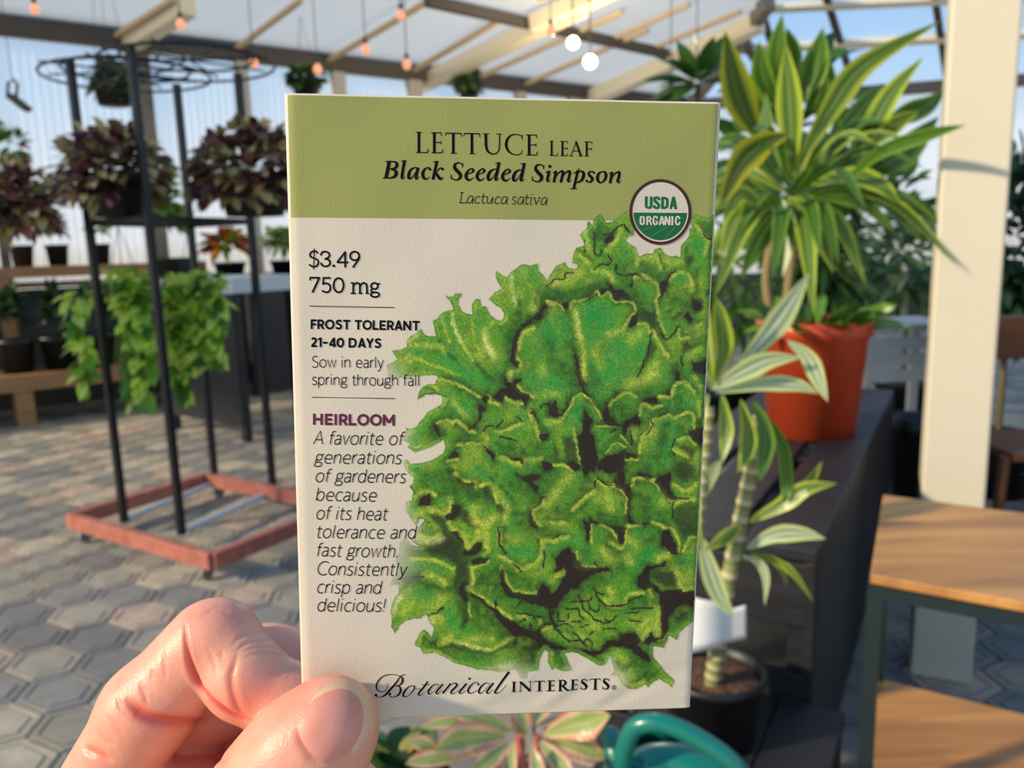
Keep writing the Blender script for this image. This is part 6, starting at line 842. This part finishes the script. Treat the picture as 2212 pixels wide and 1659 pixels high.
def surf(uv, off=0.0):
    uv = np.asarray(uv, float); return PK0 + uv[:, :1] * PKU + uv[:, 1:] * PKV + (bulge(uv[:, 0], uv[:, 1]) + off)[:, None] * PKN
def paper_nodes(m, rgb=None, attr=None):
    """matt coated paper with a fine woven tooth"""
    n = m.node_tree; p = n.nodes['Principled BSDF']; p.inputs['Roughness'].default_value = .48; p.inputs['Specular IOR Level'].default_value = .35
    if rgb is not None: p.inputs['Base Color'].default_value = (*rgb, 1)
    if attr:
        a = n.nodes.new('ShaderNodeAttribute'); a.attribute_name = attr; n.links.new(a.outputs['Color'], p.inputs['Base Color'])
    tc = n.nodes.new('ShaderNodeTexCoord'); mp = n.nodes.new('ShaderNodeMapping'); mp.inputs['Scale'].default_value = (3000, 3000, 1700); mp.inputs['Rotation'].default_value = (0, .35, 0)
    n.links.new(tc.outputs['Object'], mp.inputs['Vector']); t = n.nodes.new('ShaderNodeTexNoise'); t.inputs['Scale'].default_value = 1.0; t.inputs['Detail'].default_value = 2
    n.links.new(mp.outputs[0], t.inputs['Vector']); b = n.nodes.new('ShaderNodeBump'); b.inputs['Strength'].default_value = .30; b.inputs['Distance'].default_value = .00014
    n.links.new(t.outputs['Fac'], b.inputs['Height']); n.links.new(b.outputs[0], p.inputs['Normal'])
    return m
def paper(name, rgb=None, attr=None):
    m = bpy.data.materials.new(name); m.use_nodes = True; return paper_nodes(m, rgb, attr)
M_PAPER = paper('packet_paper', lin(*PAPER_RGB)); M_BAND = paper('band_green_ink', lin(*BAND_RGB)); M_BLACK = paper('black_ink', lin(16, 11, 11)); M_PLUM = paper('plum_ink', lin(98, 28, 58))
M_RING = paper('brown_ink', lin(66, 28, 24)); M_SEALG = paper('seal_green_ink', lin(14, 98, 52)); M_BLACK.node_tree.nodes['Principled BSDF'].inputs['Specular IOR Level'].default_value = .12; M_FURROW = paper('furrow_ink', lin(96, 150, 104)); M_ART = paper('lettuce_print', attr='Col')
def grid_obj(name, us, vs, off, m, parent, back=None):
    U, V = np.meshgrid(us, vs); uv = np.stack([U.ravel(), V.ravel()], 1); P_ = surf(uv, off); nu, nv = len(us), len(vs); mb = MB()
    F = [(j * nu + i, (j + 1) * nu + i, (j + 1) * nu + i + 1, j * nu + i + 1) for j in range(nv - 1) for i in range(nu - 1)]
    mb.add(P_, F)
    if back is not None:
        k = len(P_); B = PK0 + uv[:, :1] * PKU + uv[:, 1:] * PKV - (np.abs(bulge(uv[:, 0], uv[:, 1])) * .8 + back)[:, None] * PKN
        mb.add(B, [f[::-1] for f in F])
        rim = [i for i in range(nu)] + [j * nu + nu - 1 for j in range(1, nv)] + [(nv - 1) * nu + i for i in range(nu - 2, -1, -1)] + [j * nu for j in range(nv - 2, 0, -1)]
        mb.f += [(rim[i], rim[(i + 1) % len(rim)], rim[(i + 1) % len(rim)] + k, rim[i] + k) for i in range(len(rim))]
    return mb.build(name, m, parent, smooth=True)
packet = empty('seed_packet', PK0 + PKU * .5 + PKV, 'lettuce seed packet with green top band and drawn green lettuce, held upright in the hand', 'seed packet')
e_ = lambda n: (1 - np.cos(np.pi * np.linspace(0, 1, n))) / 2
_us = np.unique(np.r_[np.linspace(0, .06, 10), np.linspace(.06, .94, 60), np.linspace(.94, 1, 10)]); _vs = np.unique(np.r_[np.linspace(0, .9, 70), np.linspace(.9, 1, 60)])
grid_obj('pouch', _us, _vs, 0.0, M_PAPER, packet, back=.0006)
_bv = print_uv(np.array([[624, 467], [1545, 481]]))[:, 1].mean()
grid_obj('header_band', _us[(_us > .0035) & (_us < .9985)], np.linspace(.0028, _bv, 24), .00003, M_BAND, packet)
def lettuce_print():
    xs, ys, col, al, keep = paint_lettuce(1.25)
    X, Y = np.meshgrid(xs, ys); uv = print_uv(np.stack([X.ravel(), Y.ravel()], 1)); inb = (uv[:, 0] < .9975).reshape(X.shape)
    under = np.where((uv[:, 1] < _bv)[:, None], np.array(lin(*BAND_RGB)), np.array(lin(*PAPER_RGB))).reshape(*X.shape, 3)
    col = np.clip(col * al[..., None] + under * (1 - al[..., None]), 0, 1); keep = keep & inb
    q = keep[:-1, :-1] & keep[1:, :-1] & keep[1:, 1:] & keep[:-1, 1:]; used = np.zeros(X.shape, bool)
    for a, b in ((0, 0), (1, 0), (1, 1), (0, 1)): used[a:used.shape[0] - 1 + a, b:used.shape[1] - 1 + b] |= q
    idx = np.full(X.shape, -1, np.int32); idx[used] = np.arange(used.sum())
    P_ = surf(uv[used.ravel()], .00005) - world_loc(packet); f = np.stack([idx[:-1, :-1][q], idx[1:, :-1][q], idx[1:, 1:][q], idx[:-1, 1:][q]], 1)
    me = bpy.data.meshes.new('lettuce_drawing'); me.vertices.add(len(P_)); me.vertices.foreach_set('co', P_.ravel().astype(np.float32))
    me.loops.add(f.size); me.loops.foreach_set('vertex_index', f.ravel().astype(np.int32)); me.polygons.add(len(f)); me.polygons.foreach_set('loop_start', np.arange(0, f.size, 4, dtype=np.int32)); me.polygons.foreach_set('use_smooth', np.ones(len(f), bool))
    me.update(calc_edges=True); a = me.color_attributes.new('Col', 'FLOAT_COLOR', 'POINT'); a.data.foreach_set('color', np.hstack([col[used], np.ones((len(P_), 1))]).ravel().astype(np.float32))
    me.materials.append(M_ART); o = bpy.data.objects.new('lettuce_drawing', me); COL.objects.link(o); o.parent = packet; return o
lettuce_print()['label'] = 'colour pencil drawing of a green lettuce'
_T = lettering()
def ink(name, m, off, parent):
    p = _T[name]; mb = MB(); mb.add(surf(print_uv(np.array(p.v)), off), p.f); return mb.build(name, m, parent)
for nm in ('title_lettering', 'variety_lettering', 'species_lettering', 'price_lettering', 'rule_line', 'growing_lettering', 'story_lettering', 'maker_lettering'): ink(nm, M_BLACK, .00009, packet)
ink('heirloom_lettering', M_PLUM, .00009, packet)['label'] = 'plum red capitals'
seal = ink('seal_disc', M_PAPER, .00008, packet); seal['label'] = 'round green and white organic seal with a brown ring'
ink('seal_ring', M_RING, .00012, seal); ink('seal_field', M_SEALG, .00010, seal); ink('seal_furrow', M_FURROW, .00012, seal); ink('seal_word', M_SEALG, .00012, seal); ink('seal_subword', M_PAPER, .00014, seal)
# ------------------------------------------------------------------ the hand: one continuous skin grown from a smooth field, then creased
def hp(x, y, z): return CAM + ROT @ np.array([(x - CXP) / FPX * z, (y - CYP) / FPX * z, z])
def cone_sd(Q, a, b, ra, rb):
    ba = b - a; l2 = ba @ ba; rr = ra - rb; a2 = l2 - rr * rr; il2 = 1 / l2; pa = Q - a; y = pa @ ba; z = y - l2
    x2 = ((pa * np.float32(l2) - y[:, None] * ba.astype(np.float32)) ** 2).sum(1); y2 = y * y * l2; z2 = z * z * l2
    k = np.sign(rr) * rr * rr * x2; d = (np.sqrt(x2 * a2 * il2) + y * rr) * il2 - ra
    c1 = np.sign(z) * a2 * z2 > k; c2 = np.sign(y) * a2 * y2 < k
    d = np.where(c1, np.sqrt(np.maximum(x2 + z2, 0)) * il2 - rb, np.where(c2, np.sqrt(np.maximum(x2 + y2, 0)) * il2 - ra, d)); return d.astype(np.float32)
def smin(a, b, k):
    h = np.maximum(k - np.abs(a - b), 0) / k; return np.minimum(a, b) - h * h * k * .25
def smax(a, b, k): return -smin(-a, -b, k)
def chain(Q, joints, k):
    """joints: (x, y, depth, radius in print px) -> one finger, bone by bone"""
    d = None
    for (x0, y0, z0, r0), (x1, y1, z1, r1) in zip(joints[:-1], joints[1:]):
        s = cone_sd(Q, hp(x0, y0, z0), hp(x1, y1, z1), r0 * z0 / FPX, r1 * z1 / FPX); d = s if d is None else smin(d, s, k)
    return d
_front = surf(np.array([[.06, .95]]), .0002)[0]; _back = PK0 + .06 * PKU + .95 * PKV - .0012 * PKN
INDEX_PROX = [(222, 1690, .1745, 92), (320, 1532, .1740, 94), (452, 1388, .1745, 90)]
INDEX_MID = [(474, 1383, .1748, 88), (520, 1450, .1722, 86)]
INDEX_TIP = [(538, 1475, .1715, 84), (640, 1530, .1722, 80), (728, 1548, .1730, 66)]
MIDDLE = [(300, 1640, .190, 88), (470, 1500, .190, 84), (580, 1446, .189, 84), (640, 1470, .187, 80), (700, 1560, .186, 74)]
RING = [(330, 1700, .198, 80), (560, 1600, .198, 78), (700, 1680, .192, 72), (762, 1712, .187, 66)]
THUMB = [(470, 1872, .1665, 128), (590, 1722, .1592, 108), (668, 1622, .1562, 95), (722, 1558, .1556, 86)]
PALM = [(255, 1750, .181, 118), (420, 1800, .184, 150), (470, 1990, .184, 190)]
HEEL = [(180, 1850, .186, 120), (330, 2020, .19, 170), (440, 2420, .198, 205), (520, 2900, .21, 250), (560, 3300, .22, 265)]
BACK_PALM = [(265, 1800, .203, 120), (360, 2060, .207, 165), (450, 2420, .207, 190)]
LITTLE = [(330, 1800, .212, 78), (545, 1740, .214, 66), (650, 1800, .210, 58), (640, 1880, .205, 52)]
def hand_sd(Q):
    prox, mid, tip = chain(Q, INDEX_PROX, .004), chain(Q, INDEX_MID, .004), chain(Q, INDEX_TIP, .004)
    idx = smin(smin(prox, mid, .0016), tip, .0030)
    pl = ((Q - _back.astype(np.float32)) @ PKN.astype(np.float32)) - .0                    # behind the packet
    idx = np.where((Q - hp(640, 1500, .17)) @ unit(PKU) > 0, smax(idx, pl, .0015), idx)
    d = smin(idx, chain(Q, PALM, .012), .0055)
    d = smin(d, chain(Q, HEEL, .012), .014)
    d = smin(d, chain(Q, BACK_PALM, .012), .012); d = smin(d, chain(Q, LITTLE, .006), .0018)
    d = smin(d, chain(Q, MIDDLE, .006), .0018); d = smin(d, chain(Q, RING, .006), .0018)
    th = chain(Q, THUMB, .012); th = smax(th, -((Q - _front.astype(np.float32)) @ PKN.astype(np.float32)), .002)
    return smin(d, th, .0022)
def surface_net(f, lo, step):
    """vertices and quads of the zero level of the sampled field f"""
    nx, ny, nz = f.shape; s = f < 0
    c = np.zeros((nx - 1, ny - 1, nz - 1), np.int8)
    for i in (0, 1):
        for j in (0, 1):
            for k in (0, 1): c += s[i:nx - 1 + i, j:ny - 1 + j, k:nz - 1 + k]
    act = np.argwhere((c > 0) & (c < 8)); acc = np.zeros((len(act), 3)); cnt = np.zeros(len(act)); co = [(i, j, k) for i in (0, 1) for j in (0, 1) for k in (0, 1)]
    for a in range(8):
        for b in range(a + 1, 8):
            if sum(abs(p - q) for p, q in zip(co[a], co[b])) != 1: continue
            pa, pb = act + co[a], act + co[b]; fa, fb = f[tuple(pa.T)], f[tuple(pb.T)]; m = (fa < 0) != (fb < 0)
            t = fa[m] / (fa[m] - fb[m]); acc[m] += pa[m] + (pb[m] - pa[m]) * t[:, None]; cnt[m] += 1
    V = lo + acc / cnt[:, None] * step; idx = np.full(c.shape, -1, np.int64); idx[tuple(act.T)] = np.arange(len(act)); F = []
    for ax in range(3):
        o = [1, 1, 1]; o[ax] = 0; sl = [slice(o[q], s.shape[q] - 1) for q in range(3)]; s2 = list(sl); s2[ax] = slice(1, s.shape[ax])
        sl[ax] = slice(0, s.shape[ax] - 1); A, B = s[tuple(sl)], s[tuple(s2)]; e = np.argwhere(A != B); inside_first = A[tuple(e.T)]; e = e + o
        u, v = [(1, 2), (2, 0), (0, 1)][ax]; du = np.zeros(3, int); dv = np.zeros(3, int); du[u] = 1; dv[v] = 1
        q = np.stack([idx[tuple((e - du - dv).T)], idx[tuple((e - dv).T)], idx[tuple(e.T)], idx[tuple((e - du).T)]], 1); q[~inside_first] = q[~inside_first][:, ::-1]; F.append(q)
    return V, np.vstack(F)
def eval_sd(Q):
    return np.concatenate([hand_sd(Q[i:i + 400000]) for i in range(0, len(Q), 400000)])
def grad_sd(Q, h=2e-4):
    g = np.stack([eval_sd((Q + d).astype(np.float32)) - eval_sd((Q - d).astype(np.float32)) for d in np.eye(3) * h], 1); return g / (np.linalg.norm(g, axis=1, keepdims=True) + 1e-12)
def on_hand(x, y):
    """first point of the skin behind print position x, y"""
    r = ray(x, y); t = .125
    for _ in range(70):
        s = float(eval_sd((CAM + r * t)[None].astype(np.float32))[0])
        if s < 2e-5: break
        t += s * .8
    return CAM + r * t
# creases: points on the print, depth mm, half width mm
CREASES = [("399,1340 403,1400 418,1452 444,1497 480,1530 520,1551 545,1560", 1.0, .62), ("515,1408 508,1432 500,1462 503,1495 516,1530 540,1553", .40, .75), ("270,1508 286,1526 312,1546 350,1557 410,1558 470,1548", .9, 1.0),
 ("178,1612 196,1624 220,1634 245,1648", .5, .9), ("352,1400 355,1435 360,1470", .16, .5), ("300,1470 312,1500 320,1525", .2, .5), ("325,1445 333,1470", .15, .45), ("430,1340 470,1312 520,1318", .12, .7), ("466,1318 500,1330 530,1350", .10, .5),
 ("500,1395 530,1372 575,1368", .16, .6), ("505,1410 540,1388 590,1386", .18, .55), ("520,1408 560,1398 605,1402", .18, .5), ("525,1420 570,1410 620,1420", .15, .5), ("450,1400 462,1430 468,1462", .10, .5), ("478,1400 480,1425", .10, .45),
 ("640,1572 652,1602 672,1632 698,1652", .32, .8), ("452,1625 475,1640 500,1652", .2, .8), ("250,1500 262,1530 285,1550", .22, .6), ("170,1590 185,1600", .3, .6), ("230,1545 246,1566 270,1585", .15, .5), ("205,1575 222,1598 250,1612", .15, .6)]
def build_hand():
    lo = np.min([hp(60, 1250, .145), hp(60, 1250, .215), hp(60, 2150, .215), hp(900, 1250, .215)], 0); hi = np.max([hp(900, 1250, .215), hp(900, 2150, .145), hp(60, 1250, .215)], 0)
    cs = np.array([hp(x, y, z) for x in (70, 860) for y in (1255, 2700) for z in (.1465, .232)]); lo, hi = cs.min(0), cs.max(0); hi[2] = hp(480, 1262, .175)[2] + .002
    step = .0005; n = np.ceil((hi - lo) / step).astype(int); ax = [np.arange(m) * step + l for m, l in zip(n, lo)]
    f = np.empty(tuple(n), np.float32); Y, Z = np.meshgrid(ax[1], ax[2], indexing='ij')
    for i in range(n[0]):
        if i % 6 == 0:                                    # a coarse look first: only cells near the skin are worked out finely
            yc, zc = Y[3::6, 3::6], Z[3::6, 3::6]; c_ = hand_sd(np.stack([np.full(yc.size, ax[0][min(i + 3, n[0] - 1)]), yc.ravel(), zc.ravel()], 1).astype(np.float32)).reshape(yc.shape)
            iy, iz = np.minimum(np.arange(n[1]) // 6, yc.shape[0] - 1), np.minimum(np.arange(n[2]) // 6, yc.shape[1] - 1); big = c_[np.ix_(iy, iz)]; near = np.abs(big) < .0062
        f[i] = big; f[i][near] = hand_sd(np.stack([np.full(near.sum(), ax[0][i]), Y[near], Z[near]], 1).astype(np.float32))
    f[0] = f[-1] = 1; f[:, 0] = f[:, -1] = 1; f[:, :, 0] = f[:, :, -1] = 1
    V, F = surface_net(f, lo, step)
    me = bpy.data.meshes.new('tmp'); me.from_pydata(V.tolist(), [], F.tolist()); bm = bmesh.new(); bm.from_mesh(me)
    bmesh.ops.smooth_vert(bm, verts=bm.verts, factor=.5, use_axis_x=True, use_axis_y=True, use_axis_z=True)
    bm.verts.ensure_lookup_table(); C = ROT.T @ (np.array([v.co for v in bm.verts]) - CAM).T; px = CXP + FPX * C[0] / C[2]; py = CYP + FPX * C[1] / C[2]
    fine = set(np.where((py < 1700) & (px < 860))[0]); ed = [e for e in bm.edges if e.verts[0].index in fine and e.verts[1].index in fine]
    bmesh.ops.subdivide_edges(bm, edges=ed, cuts=1, use_grid_fill=True); bmesh.ops.smooth_vert(bm, verts=bm.verts, factor=.5, use_axis_x=True, use_axis_y=True, use_axis_z=True)
    bm.normal_update(); bm.verts.ensure_lookup_table(); V = np.array([v.co for v in bm.verts]); N = np.array([v.normal for v in bm.verts])
    ref = unit(CAM - hp(300, 1500, .17))
    if (N[np.argmax((V - CAM) @ ref)] @ ref) < 0:
        bmesh.ops.reverse_faces(bm, faces=bm.faces); N = -N
    disp = np.zeros(len(V)); red = np.zeros(len(V)); pale = np.zeros(len(V))
    for pts, dep, wd in CREASES:
        q = smooth_line(P(pts), 5); L3 = np.array([on_hand(x, y) for x, y in q]); m = np.where((np.abs(V - L3.mean(0)) < np.ptp(L3, axis=0) / 2 + .006).all(1))[0]
        d = np.full(len(m), 1.); tp = np.zeros(len(m)); ns = len(L3) - 1
        for i_, (a, b) in enumerate(zip(L3[:-1], L3[1:])):
            ab = b - a; t = np.clip((V[m] - a) @ ab / (ab @ ab + 1e-12), 0, 1); dd = np.linalg.norm(V[m] - a - t[:, None] * ab, axis=1); nb = dd < d
            d[nb] = dd[nb]; tp[nb] = (i_ + t[nb]) / ns
        fall = np.clip(np.minimum(tp, 1 - tp) / .3, 0, 1) ** .8
        s = wd * 1e-3 * (.55 + .45 * fall); disp[m] -= fall * dep * 1e-3 * (np.exp(-(d / s) ** 2) - .16 * np.exp(-((d - 2.2 * s) / (1.3 * s)) ** 2)); red[m] += dep * 1.1 * fall * np.exp(-(d / (s * 1.8)) ** 2)
    V = V + N * disp[:, None]
    for v, c in zip(bm.verts, V): v.co = c
    # warm blood under thin skin: knuckle tops, finger sides and creases redder; pressed tip paler
    def blob(x, y, r):
        c = on_hand(x, y); return np.exp(-(np.linalg.norm(V - c, axis=1) / (r * 1e-3)) ** 2)
    red += .12 * blob(470, 1330, 5) + .35 * blob(640, 1500, 6) + .5 * blob(500, 1600, 9) + .35 * blob(560, 1530, 6) + .12 * blob(520, 1320, 4) + .2 * blob(430, 1600, 10)
    pale += .9 * blob(778, 1500, 2.6) + .7 * blob(740, 1478, 2.6) + .5 * blob(690, 1495, 3) + .8 * blob(795, 1560, 2.2) + .35 * blob(540, 1400, 5)
    rng = np.random.default_rng(3); base, rd, pl = np.array(lin(232, 160, 132)), np.array(lin(214, 98, 76)), np.array(lin(228, 196, 156))
    r_, p_ = np.clip(red, 0, 1)[:, None], np.clip(pale, 0, 1)[:, None]; col = base * (1 - r_) + rd * r_; col = col * (1 - p_) + pl * p_
    me2 = bpy.data.meshes.new('hand'); bm.to_mesh(me2); bm.free(); a = me2.color_attributes.new('Col', 'FLOAT_COLOR', 'POINT'); a.data.foreach_set('color', np.hstack([col, np.ones((len(V), 1))]).ravel())
    me2.polygons.foreach_set('use_smooth', [True] * len(me2.polygons)); me2.update()
    m = bpy.data.materials.new('skin'); m.use_nodes = True; n = m.node_tree; p = n.nodes['Principled BSDF']; at_ = n.nodes.new('ShaderNodeAttribute'); at_.attribute_name = 'Col'; tc = n.nodes.new('ShaderNodeTexCoord')
    t = n.nodes.new('ShaderNodeTexNoise'); t.inputs['Scale'].default_value = 160; t.inputs['Detail'].default_value = 5; n.links.new(tc.outputs['Object'], t.inputs['Vector'])
    mx = n.nodes.new('ShaderNodeMix'); mx.data_type = 'RGBA'; mr = n.nodes.new('ShaderNodeMapRange'); mr.inputs[1].default_value = .4; mr.inputs[2].default_value = .7; mr.inputs[4].default_value = .35; n.links.new(t.outputs['Fac'], mr.inputs[0]); n.links.new(mr.outputs[0], mx.inputs[0])
    n.links.new(at_.outputs['Color'], mx.inputs[6]); mx.inputs[7].default_value = (*lin(216, 128, 102), 1); n.links.new(mx.outputs[2], p.inputs['Base Color'])
    p.inputs['Roughness'].default_value = .42; p.inputs['Specular IOR Level'].default_value = .4; p.inputs['Subsurface Weight'].default_value = .35; p.inputs['Subsurface Radius'].default_value = (1, .32, .18); p.inputs['Subsurface Scale'].default_value = .0032
    vo = n.nodes.new('ShaderNodeTexVoronoi'); vo.feature = 'DISTANCE_TO_EDGE'; vo.inputs['Scale'].default_value = 1400; n.links.new(tc.outputs['Object'], vo.inputs['Vector'])
    wv = n.nodes.new('ShaderNodeTexNoise'); wv.inputs['Scale'].default_value = 900; wv.inputs['Detail'].default_value = 3; n.links.new(tc.outputs['Object'], wv.inputs['Vector'])
    b1 = n.nodes.new('ShaderNodeBump'); b1.inputs['Strength'].default_value = .18; b1.inputs['Distance'].default_value = .0003; n.links.new(vo.outputs['Distance'], b1.inputs['Height'])
    b2 = n.nodes.new('ShaderNodeBump'); b2.inputs['Strength'].default_value = .25; b2.inputs['Distance'].default_value = .0003; n.links.new(wv.outputs['Fac'], b2.inputs['Height']); n.links.new(b1.outputs[0], b2.inputs['Normal']); n.links.new(b2.outputs[0], p.inputs['Normal'])
    me2.materials.append(m); o = bpy.data.objects.new('hand', me2); COL.objects.link(o)
    tag(o, 'bare hand pinching the seed packet by its lower left corner, index finger bent', 'hand')
    # the thumb nail: a curved plate lying on the thumb, with its pale free edge
    def plate(name, poly, off, m, inner=None):
        q = P(poly); c = q.mean(0); ring = smooth_line(np.vstack([q, q[:1]]), 6)[:-1]; mb = MB(); K = 7; vs = []
        for j in range(K + 1):
            for x, y in ring:
                p2 = c + (np.array([x, y]) - c) * (j / K if inner is None else inner + (1 - inner) * j / K); vs.append(p2)
        pts = np.array([on_hand(x, y) for x, y in vs]); nr = grad_sd(pts); kk = np.repeat(np.arange(K + 1), len(ring)) / K
        pts = pts + nr * (off * (1 - .75 * kk ** 6))[:, None]; L = len(ring)
        mb.add(pts, [(j * L + i, j * L + (i + 1) % L, (j + 1) * L + (i + 1) % L, (j + 1) * L + i) for j in range(K) for i in range(L)]); return mb.build(name, m, o, smooth=True)
    M_NAIL = mat('nail', lin(216, 136, 114), rough=.42, spec=.3, noise=(300, .5, lin(222, 158, 142)), coat=.12, sss=.0); M_EDGE = mat('nail_edge', lin(226, 178, 142), rough=.5)
    plate('nail_free_edge', "668,1520 684,1497 712,1479 748,1474 777,1488 795,1518 800,1556 791,1592 772,1620 757,1626 780,1583 789,1544 780,1507 747,1484 715,1489 682,1508", .00022, M_EDGE)
    plate('thumb_nail', "642,1569 653,1547 679,1511 715,1489 747,1484 775,1500 787,1530 788,1560 779,1587 762,1616 733,1639 700,1648 675,1630 653,1601", .00045, M_NAIL)
    return o
build_hand()
